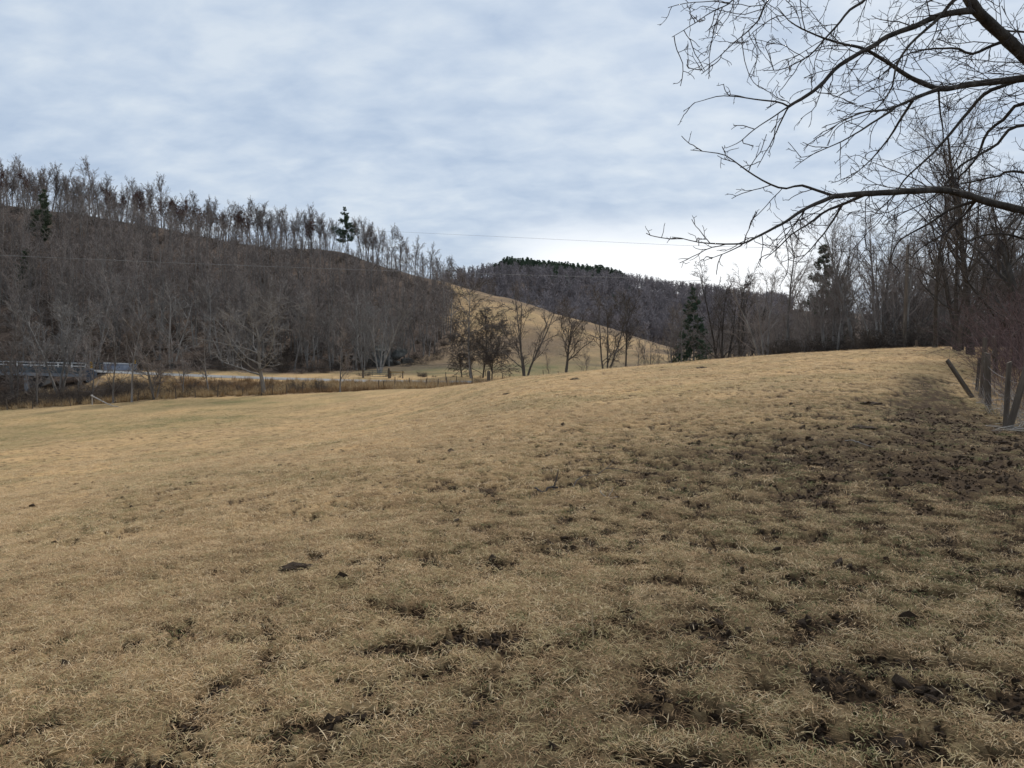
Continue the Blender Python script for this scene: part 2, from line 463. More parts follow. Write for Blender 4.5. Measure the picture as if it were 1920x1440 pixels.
# ground sheet: fine where the camera stands, coarser away
fine = np.linspace(-0.74, 0.74, 430)
side_r = np.linspace(0.74, 2 * math.pi - 0.74, 90)[1:-1]
TH = np.concatenate([fine, side_r])
RR = np.concatenate([[0.4, 0.8, 1.2], np.exp(np.linspace(math.log(1.7), math.log(60), 330)), np.exp(np.linspace(math.log(60), math.log(720), 150))[1:], [1000, 1600, 2600]])
gx = RR[:, None] * np.sin(TH)[None, :]
gy = RR[:, None] * np.cos(TH)[None, :]
gzv = ground_z(gx, gy)
gzv[-3:] = np.minimum(gzv[-3:], 30)
nr, nt_ = gx.shape
gv = np.stack([gx.ravel(), gy.ravel(), gzv.ravel()], -1)
ii = np.arange(nr - 1)[:, None] * nt_
jj = np.arange(nt_)[None, :]
j2 = (jj + 1) % nt_
gf = np.stack([ii + jj, ii + j2, ii + nt_ + j2, ii + nt_ + jj], -1).reshape(-1, 4)[:, ::-1]
g_mud, g_trod_shade = mud_shade_mask(gv[:, 0], gv[:, 1])
g_mud = g_mud * (1 - sstep(45, 80, np.hypot(gv[:, 0], gv[:, 1])))
g_green = green_mask(gv[:, 0], gv[:, 1])
g_lit = litter_mask(gv[:, 0], gv[:, 1])
g_rr = np.hypot(gv[:, 0], gv[:, 1])
g_soil_shade = np.clip(0.5 * g_trod_shade + 0.55 * wear_shade_mask(gv[:, 0], gv[:, 1]) + 0.15 * (1 - sstep(10, 26, g_rr)), 0, 1) * (1 - sstep(30, 60, g_rr))  # soil channel also carries the shade painted under the overhanging tree
g_col = np.stack([g_mud, g_green, g_lit, g_soil_shade], -1).astype(np.float32)

gm, n, l, b = mat_new('ground_cover', 1.0, 0.08)
geo = n.new('ShaderNodeNewGeometry')
att = n.new('ShaderNodeAttribute'); att.attribute_name = 'cover'
sp = n.new('ShaderNodeSeparateColor'); l.new(att.outputs['Color'], sp.inputs[0])


def gnoise(scale, detail, rough, vec=None, stretch=None):
    t = n.new('ShaderNodeTexNoise'); t.inputs['Scale'].default_value = scale
    t.inputs['Detail'].default_value = detail; t.inputs['Roughness'].default_value = rough
    src = geo.outputs['Position']
    if stretch:
        mp = n.new('ShaderNodeMapping'); mp.inputs['Scale'].default_value = stretch
        l.new(src, mp.inputs[0]); src = mp.outputs[0]
    l.new(src, t.inputs['Vector'])
    return t


def gmix(fac, a, c, blend='MIX'):
    m = n.new('ShaderNodeMix'); m.data_type = 'RGBA'; m.blend_type = blend
    for s, v in ((0, fac), (6, a), (7, c)):
        if isinstance(v, (int, float)): m.inputs[s].default_value = v
        elif isinstance(v, tuple): m.inputs[s].default_value = (*v, 1)
        else: l.new(v, m.inputs[s])
    return m.outputs[2]


n_big = gnoise(0.22, 5, 0.6)
n_mid = gnoise(2.3, 6, 0.65)
n_fine = gnoise(13.0, 6, 0.72)
straw = ramp_node(n, [(0.30, (0.25, 0.16, 0.080)), (0.5, (0.46, 0.315, 0.165)), (0.68, (0.62, 0.45, 0.255))])
l.new(n_fine.outputs['Fac'], straw.inputs[0])
tone = ramp_node(n, [(0.32, (0.70, 0.70, 0.68)), (0.5, (1.0, 0.97, 0.93)), (0.68, (1.22, 1.14, 1.02))])
l.new(n_big.outputs['Fac'], tone.inputs[0])
c1 = gmix(0.75, straw.outputs[0], tone.outputs[0], 'MULTIPLY')
tone2 = ramp_node(n, [(0.33, (0.62, 0.60, 0.55)), (0.52, (1.0, 1.0, 1.0)), (0.7, (1.12, 1.08, 1.0))])
l.new(n_mid.outputs['Fac'], tone2.inputs[0])
c1 = gmix(0.85, c1, tone2.outputs[0], 'MULTIPLY')
greenr = ramp_node(n, [(0.3, (0.065, 0.072, 0.026)), (0.7, (0.20, 0.20, 0.085))])
l.new(n_fine.outputs['Fac'], greenr.inputs[0])
c2 = gmix(sp.outputs['Green'], c1, greenr.outputs[0])
n_lit = gnoise(1.6, 7, 0.7)
litr = ramp_node(n, [(0.30, (0.042, 0.030, 0.024)), (0.5, (0.092, 0.066, 0.051)), (0.72, (0.20, 0.145, 0.108))])
l.new(n_lit.outputs['Fac'], litr.inputs[0])
soil_shade_ramp = ramp_node(n, [(0.3, (0.035, 0.024, 0.013)), (0.5, (0.09, 0.062, 0.034)), (0.72, (0.20, 0.145, 0.08))])
l.new(n_fine.outputs['Fac'], soil_shade_ramp.inputs[0])
c2 = gmix(att.outputs['Alpha'], c2, soil_shade_ramp.outputs[0])  # soil tone, which also darkens the ground as painted tree shade
c3 = gmix(sp.outputs['Blue'], c2, litr.outputs[0])
n_md = gnoise(22.0, 5, 0.7)
mudr = ramp_node(n, [(0.3, (0.026, 0.016, 0.009)), (0.55, (0.062, 0.039, 0.022)), (0.78, (0.13, 0.086, 0.05))])
l.new(n_md.outputs['Fac'], mudr.inputs[0])
c4 = gmix(sp.outputs['Red'], c3, mudr.outputs[0])
l.new(c4, b.inputs['Base Color'])
bmp = n.new('ShaderNodeBump'); bmp.inputs['Strength'].default_value = 0.8; bmp.inputs['Distance'].default_value = 0.05
l.new(n_fine.outputs['Fac'], bmp.inputs['Height'])
l.new(bmp.outputs[0], b.inputs['Normal'])

fc = gv[gf].mean(1)
f_r = np.hypot(fc[:, 0], fc[:, 1])
f_for = forest_mask(fc[:, 0], fc[:, 1]) > 0.5
is_past = (fc[:, 1] < fence_y(fc[:, 0])) & (f_r < 100) | (fc[:, 1] < 5)
is_far = f_r > 320
region = np.where(is_past, 0, np.where(is_far, 3, np.where(f_for, 1, 2)))
for k, nm in enumerate(('pasture', 'wooded_hillside', 'meadow_hill', 'far_hills')):
    sel = gf[region == k]
    used, inv = np.unique(sel, return_inverse=True)
    me = mesh_np(nm, gv[used], inv.reshape(-1, 4), gm)
    ca = me.color_attributes.new('cover', 'FLOAT_COLOR', 'POINT')
    ca.data.foreach_set('color', g_col[used].ravel())
    tag(obj(nm, me), kind='structure')

# ------------------------------------------------------------------ road
rx = np.arange(-118, 62, 1.5)
cross = np.array([-ROAD_HW, -1.4, 0, 1.4, ROAD_HW])
crown = np.array([-0.04, 0.0, 0.03, 0.0, -0.04])
slope_dy = np.gradient(road_y(rx), rx)
nx_ = -slope_dy / np.sqrt(1 + slope_dy ** 2); ny_ = 1 / np.sqrt(1 + slope_dy ** 2)
rv = np.stack([rx[:, None] + nx_[:, None] * cross, road_y(rx)[:, None] + ny_[:, None] * cross, road_z(rx)[:, None] + 0.03 + crown[None, :]], -1)
kk = np.arange(len(rx) - 1)[:, None] * 5 + np.arange(4)[None, :]
rf = np.stack([kk, kk + 5, kk + 6, kk + 1], -1).reshape(-1, 4)[:, ::-1]
tag(obj('road', mesh_np('road', rv.reshape(-1, 3), rf, M['road'])), kind='structure')


# ------------------------------------------------------------------ tube and tree machinery
def unit(v):
    return v / np.maximum(np.linalg.norm(v, axis=-1, keepdims=True), 1e-9)


class Tubes:
    def __init__(self):
        self.v, self.f, self.n = [], [], 0

    def add(self, pts, rad, sides):
        """pts (B,N,3), rad (B,N)"""
        pts = np.asarray(pts, float); rad = np.asarray(rad, float)
        if pts.ndim == 2: pts, rad = pts[None], rad[None]
        B, Np, _ = pts.shape
        if B == 0: return
        t = unit(np.gradient(pts, axis=1))
        main = unit(pts[:, -1] - pts[:, 0])
        ref = np.where(np.abs(main[:, 2:3]) > 0.8, np.array([[1.0, 0.13, 0]]), np.array([[0, 0.1, 1.0]]))
        u = unit(np.cross(t, ref[:, None, :]))
        w = np.cross(t, u)
        a = np.arange(sides) * 2 * math.pi / sides
        ring = pts[:, :, None, :] + rad[:, :, None, None] * (np.cos(a)[None, None, :, None] * u[:, :, None, :] + np.sin(a)[None, None, :, None] * w[:, :, None, :])
        base = self.n + (np.arange(B)[:, None, None] * Np + np.arange(Np - 1)[None, :, None]) * sides
        s = np.arange(sides)[None, None, :]; s2 = (s + 1) % sides
        q = np.stack([base + s, base + s2, base + sides + s2, base + sides + s], -1).reshape(-1, 4)
        self.v.append(ring.reshape(-1, 3)); self.f.append(q)
        self.n += B * Np * sides

    def mesh(self, name, mat):
        return mesh_np(name, np.concatenate(self.v), np.concatenate(self.f), mat)


def march(rng, start, d, L, nseg, wig, trop):
    B = len(start)
    pts = np.empty((B, nseg + 1, 3)); dr = np.empty_like(pts)
    pts[:, 0] = start; dr[:, 0] = d
    st = (L / nseg)[:, None]
    for i in range(nseg):
        d = unit(d + rng.normal(0, wig, (B, 3)) + np.array([0, 0, trop]))
        pts[:, i + 1] = pts[:, i] + d * st
        dr[:, i + 1] = d
    return pts, dr


def sprout(rng, pts, dr, rad, L, per, t0, t1, ang, angv, ratio, fall, rr, rmin, flat=0.0):
    B, Np, _ = pts.shape
    per = np.broadcast_to(np.asarray(per), (B,)).astype(int)
    idx = np.repeat(np.arange(B), per)
    Mn = len(idx)
    k = np.concatenate([np.arange(p) for p in per]) if Mn else np.zeros(0)
    t = t0 + (t1 - t0) * np.clip((k + rng.random(Mn)) / np.maximum(per[idx], 1), 0, 0.999)
    f = t * (Np - 1); i = np.minimum(f.astype(int), Np - 2); a = (f - i)[:, None]
    p = pts[idx, i] * (1 - a) + pts[idx, i + 1] * a
    d = unit(dr[idx, i] * (1 - a) + dr[idx, i + 1] * a)
    r = rad[idx, i] * (1 - a[:, 0]) + rad[idx, i + 1] * a[:, 0]
    rv = rng.normal(0, 1, (Mn, 3)); rv[:, 2] *= (1 - flat)
    perp = unit(np.cross(d, unit(rv)))
    if flat > 0:
        perp[:, 2] *= (1 - flat); perp = unit(perp)
    an = np.radians(ang + rng.normal(0, angv, Mn))[:, None]
    d2 = unit(np.cos(an) * d + np.sin(an) * perp)
    Lc = L[idx] * ratio * (1 - fall * t) * rng.uniform(0.65, 1.25, Mn)
    rc = np.maximum(np.minimum(r * 0.8, r * rr * rng.uniform(0.7, 1.15, Mn)), rmin)
    return p, d2, Lc, rc


def taper(r0, r1, nseg, power=1.0):
    s = np.linspace(0, 1, nseg + 1)[None, :] ** power
    return r0[:, None] * (1 - s) + r1[:, None] * s


def grow(rng, stems, levels):
    """stems: (pts, dirs, rad, L). levels: dicts. returns [(pts, rad, sides)] per level, level 0 first"""
    out = []
    pts, dr, rad, L, sides = stems
    out.append((pts, rad, sides))
    for lv in levels:
        per = lv['n']
        if lv.get('per_m'):
            per = np.maximum(1, np.round(L * lv['per_m'] * rng.uniform(0.7, 1.3, len(L)))).astype(int)
        p, d, Lc, rc = sprout(rng, pts, dr, rad, L, per, lv.get('t0', 0.2), lv.get('t1', 1.0), lv['ang'], lv.get('angv', 12), lv['ratio'], lv.get('fall', 0.4), lv.get('rr', 0.6), lv.get('rmin', 0.008), lv.get('flat', 0))
        if 'Lmax' in lv: Lc = np.clip(Lc, lv.get('Lmin', 0.05), lv['Lmax'])
        ns = lv.get('seg', 4)
        pts, dr = march(rng, p, d, Lc, ns, lv.get('wig', 0.15), lv.get('trop', 0.05))
        rad = taper(rc, np.maximum(rc * lv.get('tip', 0.3), lv.get('rmin', 0.008) * 0.7), ns)
        L = Lc
        out.append((pts, rad, lv.get('sides', 3)))
    return out


def stem_trunk(rng, H, r0, lean=0.05, wig=0.05, nseg=10, r1=0.25, trop=0.03, n=1, spread=0.0):
    d = np.tile(np.array([0, 0, 1.0]), (n, 1)) + rng.normal(0, lean, (n, 3))
    if n > 1:
        a = np.arange(n) * 2 * math.pi / n + rng.random() * 6
        d[:, 0] += np.cos(a) * spread; d[:, 1] += np.sin(a) * spread
    d = unit(d)
    st = np.zeros((n, 3)); st[:, 2] = -0.35
    if n > 1:
        st[:, 0] = np.cos(a) * r0 * 0.8; st[:, 1] = np.sin(a) * r0 * 0.8
    L = np.full(n, H * 1.0) * rng.uniform(0.85, 1.05, n)
    pts, dr = march(rng, st, d, L, nseg, wig, trop)
    rad = taper(np.full(n, r0), np.full(n, r0 * r1), nseg, 0.85)
    rad[:, 0] *= 1.25
    return pts, dr, rad, L, 7


def tree_spec(kind, rng, H, dense=1.0, rmin=0.012):
    if kind == 'tall':
        st = stem_trunk(rng, H * 0.80, H * 0.0125, 0.05, 0.05, 10, 0.22)
        lv = [dict(n=int(15 * dense), t0=0.32, t1=1.0, ang=34, angv=11, ratio=0.52, fall=0.55, rr=0.50, seg=7, sides=4, wig=0.11, trop=0.09, rmin=rmin * 1.7),
              dict(n=8, t0=0.2, ang=34, ratio=0.42, seg=4, wig=0.14, trop=0.05, rmin=rmin * 1.2),
              dict(n=5, t0=0.15, ang=36, ratio=0.52, seg=2, wig=0.16, trop=0.05, rmin=rmin * 0.9),
              dict(n=3, t0=0.2, ang=36, ratio=0.62, seg=1, wig=0.16, trop=0.03, rmin=rmin * 0.7)]
    elif kind == 'vase':
        st = stem_trunk(rng, H * 0.84, H * 0.0125, 0.05, 0.06, 10, 0.18, n=3, spread=0.20, trop=0.02)
        st[3][:] = st[3] * 1.0
        lv = [dict(n=int(9 * dense), t0=0.14, t1=1.0, ang=40, angv=14, ratio=0.46, fall=0.5, rr=0.5, seg=7, sides=4, wig=0.12, trop=0.05, rmin=rmin * 1.7),
              dict(n=7, t0=0.15, ang=38, ratio=0.44, seg=4, wig=0.16, trop=0.03, rmin=rmin * 1.2),
              dict(n=5, t0=0.15, ang=40, ratio=0.54, seg=2, wig=0.18, trop=0.03, rmin=rmin * 0.9),
              dict(n=3, t0=0.2, ang=38, ratio=0.62, seg=1, wig=0.18, trop=0.02, rmin=rmin * 0.7)]
    elif kind == 'spread':
        st = stem_trunk(rng, H * 0.70, H * 0.022, 0.05, 0.08, 9, 0.22)
        lv = [dict(n=int(15 * dense), t0=0.24, t1=1.0, ang=50, angv=14, ratio=0.85, fall=0.45, rr=0.52, seg=9, sides=5, wig=0.16, trop=0.03, rmin=rmin * 1.7),
              dict(n=9, t0=0.18, ang=42, ratio=0.40, seg=5, wig=0.18, trop=0.02, rmin=rmin * 1.2),
              dict(n=6, t0=0.12, ang=42, ratio=0.52, seg=2, wig=0.2, trop=0.0, rmin=rmin * 0.9),
              dict(n=3, t0=0.15, ang=40, ratio=0.62, seg=1, wig=0.2, trop=0.0, rmin=rmin * 0.7)]
    elif kind == 'bushy':
        st = stem_trunk(rng, H * 0.86, H * 0.013, 0.06, 0.05, 10, 0.15)
        lv = [dict(n=int(34 * dense), t0=0.08, t1=1.0, ang=54, angv=16, ratio=0.50, fall=0.50, rr=0.36, seg=7, sides=4, wig=0.12, trop=-0.015, rmin=rmin * 1.5),
              dict(n=9, t0=0.15, ang=38, ratio=0.42, seg=3, wig=0.15, trop=-0.04, rmin=rmin * 1.1),
              dict(n=6, t0=0.12, ang=36, ratio=0.55, seg=2, wig=0.16, trop=-0.05, rmin=rmin * 0.9),
              dict(n=2, t0=0.2, ang=36, ratio=0.65, seg=1, wig=0.16, trop=-0.04, rmin=rmin * 0.7)]
    elif kind == 'sapling':
        st = stem_trunk(rng, H * 0.9, H * 0.011, 0.06, 0.06, 8, 0.15)
        lv = [dict(n=int(16 * dense), t0=0.14, t1=1.0, ang=40, ratio=0.42, fall=0.55, rr=0.45, seg=5, sides=3, wig=0.14, trop=0.05, rmin=rmin * 1.2),
              dict(n=7, t0=0.15, ang=38, ratio=0.42, seg=3, wig=0.18, trop=0.03, rmin=rmin),
              dict(n=4, t0=0.15, ang=38, ratio=0.55, seg=2, wig=0.2, trop=0.03, rmin=rmin * 0.8)]
    elif kind == 'far':
        st = stem_trunk(rng, H * 0.92, H * 0.013, 0.04, 0.05, 6, 0.18)
        st = (*st[:4], 4)
        lv = [dict(n=int(13 * dense), t0=0.28, t1=0.99, ang=42, ratio=0.34, fall=0.5, rr=0.45, seg=4, sides=3, wig=0.15, trop=0.10, rmin=rmin * 1.5),
              dict(n=6, t0=0.2, ang=42, ratio=0.5, seg=3, wig=0.2, trop=0.05, rmin=rmin * 1.1),
              dict(n=5, t0=0.15, ang=42, ratio=0.55, seg=2, wig=0.2, trop=0.03, rmin=rmin)]
    elif kind == 'shrub':
        st = stem_trunk(rng, H * 0.8, H * 0.007, 0.25, 0.13, 7, 0.3, n=11, spread=0.55, trop=-0.05)
        st = (*st[:4], 3)
        lv = [dict(n=int(8 * dense), t0=0.15, t1=0.99, ang=45, ratio=0.42, fall=0.3, rr=0.6, seg=4, wig=0.22, trop=-0.03, rmin=rmin),
              dict(n=5, t0=0.1, ang=48, ratio=0.5, seg=3, wig=0.25, trop=-0.02, rmin=rmin)]
    elif kind == 'cane':
        st = stem_trunk(rng, H * 1.25, 0.008, 0.16, 0.07, 12, 0.4, n=26, spread=0.30, trop=-0.045)
        st[0][:, :, :2] += rng.normal(0, 0.30, (26, 1, 2))
        st = (*st[:4], 3)
        lv = [dict(n=int(6 * dense), t0=0.2, t1=0.99, ang=45, ratio=0.22, fall=0.3, rr=0.6, seg=4, wig=0.18, trop=-0.03, rmin=rmin),
              dict(n=3, t0=0.1, ang=48, ratio=0.5, seg=3, wig=0.2, trop=-0.02, rmin=rmin)]
    return grow(rng, st, lv)


def tree_meshes(kind, seed, H, bark, twig, dense=1.0, rmin=0.012, limb_levels=1, leaves=None):
    rng = np.random.default_rng(seed)
    g = tree_spec(kind, rng, H, dense, rmin)
    tk, cr = Tubes(), Tubes()
    for i, (p, r, s) in enumerate(g):
        (tk if i < limb_levels else cr).add(p, r, s)
    res = [('trunk', tk.mesh('trunk', M[bark])), ('crown', cr.mesh('crown', M[twig]))]
    if leaves:
        p = g[-1][0]
        q = p.reshape(-1, 3)
        q = q[q[:, 2] < H * leaves[1]]
        q = q[rng.random(len(q)) < leaves[0]]
        a = q + rng.normal(0, 0.10, q.shape)
        e1 = rng.normal(0, 0.16, q.shape); e2 = rng.normal(0, 0.16, q.shape)
        v = np.stack([a, a + e1, a + e2], 1).reshape(-1, 3)
        res.append(('dry_leaves', mesh_np('dry_leaves', v, np.arange(len(v)).reshape(-1, 3), M['russet'], False)))
    return res


def place(parts, name, loc, rz, scale, label, cat='tree', group=None, tilt=None):
    e_ = empty(name, loc, rz, scale)
    if tilt: e_.rotation_euler = (tilt[0], tilt[1], rz)
    tag(e_, label, cat, group)
    for nm, me in parts:
        obj(nm, me, e_)
    return e_


def pine_meshes(seed, H, needle='needle', spreadf=0.2, start=0.2, whorls=16, ragged=0.3, tuft=0.30, dens=1.0):
    rng = np.random.default_rng(seed)
    st = stem_trunk(rng, H, H * 0.012, 0.02, 0.02, 12, 0.08)
    tk = Tubes(); tk.add(st[0], st[2], 6)
    zs, az_, Ls = [], [], []
    for k in range(whorls):
        f = start + (0.97 - start) * (k + rng.uniform(-0.3, 0.3)) / (whorls - 1)
        for j in range(rng.integers(3, 6)):
            zs.append(np.clip(f, start, 0.99)); az_.append(rng.random() * 6.283)
            prof = min(1.0, (1 - f) * 1.25 + 0.10) * (0.65 + 0.35 * min(1, (f - start) * 6))
            Ls.append(H * spreadf * prof * rng.uniform(1 - ragged, 1 + ragged))
    zs, az_, Ls = map(np.array, (zs, az_, Ls))
    i = zs * 12; i0 = np.minimum(i.astype(int), 11); a = (i - i0)[:, None]
    p = st[0][0][i0] * (1 - a) + st[0][0][i0 + 1] * a
    up = 0.10 + 0.55 * zs
    d = unit(np.stack([np.cos(az_), np.sin(az_), up], -1))
    bp, bd = march(rng, p, d, Ls, 6, 0.07, 0.015)
    br = taper(np.full(len(Ls), H * 0.0022) * (0.5 + Ls / Ls.max()), np.full(len(Ls), 0.01), 6)
    bt = Tubes(); bt.add(bp, br, 3)
    # needle sprays: thin triangles in brushes along each branch's outer part
    per = np.maximum(4, (Ls * 9 * dens).astype(int))
    p2, d2, L2, r2 = sprout(rng, bp, bd, br, Ls, per, 0.25, 1.0, 52, 14, 0.30, 0.4, 0.5, 0.006, flat=0.4)
    tp, td = march(rng, p2, d2, np.clip(L2, 0.15, 1.3), 3, 0.12, 0.03)
    bt.add(tp, taper(r2 * 0 + 0.012, r2 * 0 + 0.008, 3), 3)
    c = tp[:, 1:, :].reshape(-1, 3); cd = td[:, 1:, :].reshape(-1, 3)
    K = 7
    c = np.repeat(c, K, 0); cd = np.repeat(cd, K, 0)
    dirv = unit(cd * 0.8 + rng.normal(0, 0.65, c.shape))
    ln = tuft * rng.uniform(0.6, 1.3, (len(c), 1))
    sd = unit(np.cross(dirv, rng.normal(0, 1, c.shape))) * ln * 0.13
    v = np.stack([c - sd, c + sd, c + dirv * ln], 1).reshape(-1, 3)
    return [('trunk', tk.mesh('trunk', M['bark'])), ('crown', joined([('b', bt.mesh('b', M['twig'])), ('n', mesh_np('n', v, np.arange(len(v)).reshape(-1, 3), M[needle], False))], 'crown'))]


# ------------------------------------------------------------------ scatter by geometry nodes (only for what nobody could count)
def scatter(name, sources, pts, rot, scl, idx, label=None, cat=None):
    c = bpy.data.collections.new(name + '_kinds')
    for k, parts in enumerate(sources):
        # one mesh for each kind
        o = bpy.data.objects.new('%s_kind_%02d' % (name, k), parts)
        c.objects.link(o)
    me = bpy.data.meshes.new(name)
    me.vertices.add(len(pts)); me.vertices.foreach_set('co', np.asarray(pts, np.float32).ravel())
    a = me.attributes.new('rot', 'FLOAT_VECTOR', 'POINT'); a.data.foreach_set('vector', np.asarray(rot, np.float32).ravel())
    a = me.attributes.new('scl', 'FLOAT_VECTOR', 'POINT'); a.data.foreach_set('vector', np.asarray(scl, np.float32).ravel())
    a = me.attributes.new('kid', 'INT', 'POINT'); a.data.foreach_set('value', np.asarray(idx, np.int32))
    o = obj(name, me)
    tag(o, label, cat, None, 'stuff')
    ng = bpy.data.node_groups.new(name + '_nodes', 'GeometryNodeTree')
    ng.interface.new_socket('Geometry', in_out='INPUT', socket_type='NodeSocketGeometry')
    ng.interface.new_socket('Geometry', in_out='OUTPUT', socket_type='NodeSocketGeometry')
    gi = ng.nodes.new('NodeGroupInput'); go = ng.nodes.new('NodeGroupOutput')
    ci = ng.nodes.new('GeometryNodeCollectionInfo'); ci.inputs['Collection'].default_value = c
    ci.inputs['Separate Children'].default_value = True; ci.inputs['Reset Children'].default_value = True
    ip = ng.nodes.new('GeometryNodeInstanceOnPoints'); ip.inputs['Pick Instance'].default_value = True
    for nm, ty, sock in (('rot', 'FLOAT_VECTOR', 'Rotation'), ('scl', 'FLOAT_VECTOR', 'Scale'), ('kid', 'INT', 'Instance Index')):
        na = ng.nodes.new('GeometryNodeInputNamedAttribute'); na.data_type = ty; na.inputs['Name'].default_value = nm
        ng.links.new(na.outputs['Attribute'], ip.inputs[sock])
    ng.links.new(gi.outputs[0], ip.inputs['Points']); ng.links.new(ci.outputs[0], ip.inputs['Instance'])
    ng.links.new(ip.outputs[0], go.inputs[0])
    md = o.modifiers.new('scatter', 'NODES'); md.node_group = ng
    return o


def joined(parts, name):
    """one mesh with several materials out of (name, mesh) parts, for scatter kinds and pine crowns"""
    vs, tris, mats, mat_list, off = [], [], [], [], 0
    for nm, me in parts:
        v = np.empty(len(me.vertices) * 3, np.float32); me.vertices.foreach_get('co', v)
        me.calc_loop_triangles()
        nt = len(me.loop_triangles)
        t = np.empty(nt * 3, np.int32); me.loop_triangles.foreach_get('vertices', t)
        pi = np.empty(nt, np.int32); me.loop_triangles.foreach_get('polygon_index', pi)
        mi = np.empty(len(me.polygons), np.int32); me.polygons.foreach_get('material_index', mi)
        vs.append(v.reshape(-1, 3)); tris.append(t.reshape(-1, 3) + off)
        mats.append(mi[pi] + len(mat_list)); off += len(me.vertices)
        mat_list += list(me.materials)
    me2 = mesh_np(name, np.concatenate(vs), np.concatenate(tris), None)
    for m in mat_list: me2.materials.append(m)
    me2.polygons.foreach_set('material_index', np.concatenate(mats).astype(np.int32))
    return me2

RNG = np.random.default_rng(7)

# ------------------------------------------------------------------ the left woods
FOREST = [tree_meshes('tall', 100 + k, 16, 'bark' if k % 2 else 'bark_pale', 'twig', 0.9, 0.020, 3) for k in range(4)]
FOREST += [tree_meshes('vase', 120 + k, 13, 'bark_pale' if k % 2 else 'bark', 'twig_pale' if k % 2 else 'twig', 0.8, 0.019, 3) for k in range(2)]
RIDGE = [tree_meshes('tall', 140 + k, 16, 'bark', 'twig', 1.15, 0.021) for k in range(4)]
RUSSET = [tree_meshes('tall', 160 + k, 14, 'bark', 'twig', 0.8, 0.018, leaves=(0.34, 0.78)) for k in range(2)]
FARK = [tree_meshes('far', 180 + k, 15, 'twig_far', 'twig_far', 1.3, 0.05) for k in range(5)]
MIDK = [tree_meshes('far', 190 + k, 15, 'bark', 'twig', 1.1, 0.022) for k in range(5)]
SAPL = [tree_meshes('sapling', 200 + k, 8, 'bark', 'twig', 1.0, 0.011) for k in range(4)]
PINES = [pine_meshes(220 + k, 15, 'needle' if k else 'needle_dull', 0.20, 0.18, 15, 0.35, 0.42) for k in range(3)]

# trees along the ridge, sky between their trunks
rid_px = np.arange(-30, 712, 5.6)
for k, p in enumerate(rid_px):
    p = p + RNG.uniform(-5, 5)
    if 628 < p < 672: continue
    d = 257 + RNG.uniform(-2, 18)
    loc = gpt(p, d, 0.2)
    red = (190 < p < 235 or 255 < p < 480) and RNG.random() < 0.55 or RNG.random() < 0.06
    h = np.interp(p, [0, 300, 520, 700], [1.18, 1.12, 1.08, 0.95]) * RNG.uniform(0.74, 1.10)
    if red:
        place(RUSSET[RNG.integers(2)], 'russet_tree', loc, RNG.random() * 6.3, h * 0.9, 'tree with clinging russet leaves on the left ridge crest', group='russet leaved trees on the ridge')
    else:
        zone = 'above the bridge' if p < 250 else ('above the spreading tree' if p < 520 else 'just left of the tall ridge pine')
        place(RIDGE[RNG.integers(4)], 'bare_tree', loc, RNG.random() * 6.3, h, 'bare tree on the ridge crest against the sky, ' + zone, group='bare ridge trees ' + zone)
for p, d, h in ((733, 275, 1.05), (751, 272, 1.18), (778, 277, 1.12), (806, 276, 1.05), (716, 270, 0.8), (829, 280, 0.85), (850, 282, 0.9), (868, 284, 0.8), (885, 288, 0.85), (905, 290, 0.75), (921, 292, 0.7), (840, 276, 0.7), (795, 274, 0.7), (764, 270, 0.7), (724, 272, 0.6), (741, 269, 0.65), (759, 280, 0.8), (787, 271, 0.6), (815, 272, 0.6), (822, 282, 0.75), (846, 288, 0.7), (860, 279, 0.6), (876, 292, 0.75), (893, 284, 0.6), (912, 296, 0.7), (700, 266, 0.75), (690, 270, 0.9)):
    place(RIDGE[RNG.integers(4)], 'bare_tree', gpt(p, d, 0.3), RNG.random() * 6.3, h, 'bare tree standing right of the tall ridge pine, above the sloping meadow', group='bare trees right of the ridge pine')
place(pine_meshes(231, 19, 'needle', 0.27, 0.30, 12, 0.40, 0.42, 1.0), 'pine_tree', gpt(653, 258, 0.2), 0.4, 0.95, 'lone dark green pine on the ridge crest among bare trees')

# hillside: candidates by rejection, the largest in view as individual trees, the rest as one wood
cand = []
while len(cand) < 1500:
    p = RNG.uniform(-130, 850); d = 119 + 140 * RNG.random() ** 0.85
    x = (p - 960) / F * d
    if forest_mask(x, d) < 0.5: continue
    if d < 128 and RNG.random() < 0.4: continue
    cand.append((x, d))
cand = np.array(cand)
keep = []
cell = {}
for i, (x, y) in enumerate(cand):
    key = (int(x // 3.3), int(y // 3.3))
    if cell.get(key): continue
    cell[key] = 1; keep.append(i)
cand = cand[keep]
cand = cand[np.argsort(np.hypot(cand[:, 0], cand[:, 1]))]
cz = ground_z(cand[:, 0], cand[:, 1])
n_ind = 95
zones = (('bare grey tree low on the wooded slope behind the bridge', 'bare trees behind the bridge'),
         ('bare grey tree low on the wooded slope behind the pale road', 'bare trees behind the road'),
         ('bare grey tree on the wooded slope left of the grassy hill', 'bare trees left of the grassy hill'))
for i in range(min(n_ind, len(cand))):
    x, y = cand[i]
    pxx = 960 + F * x / y
    lab, grp = zones[0 if pxx < 270 else (1 if pxx < 560 else 2)]
    if cz[i] > 2.5: lab, grp = lab.replace('low on', 'part way up').replace('on the wooded slope left', 'part way up the wooded slope left'), grp + ' part way up'
    k = RNG.integers(len(FOREST))
    place(FOREST[k], 'bare_tree', (x, y, cz[i] - 0.2), RNG.random() * 6.3, RNG.uniform(0.75, 1.25) * np.interp(y, [215, 245], [1, 0.5]), lab, group=grp)
rest = cand[n_ind:]
wood_src = [joined(p, 'wood') for p in MIDK]
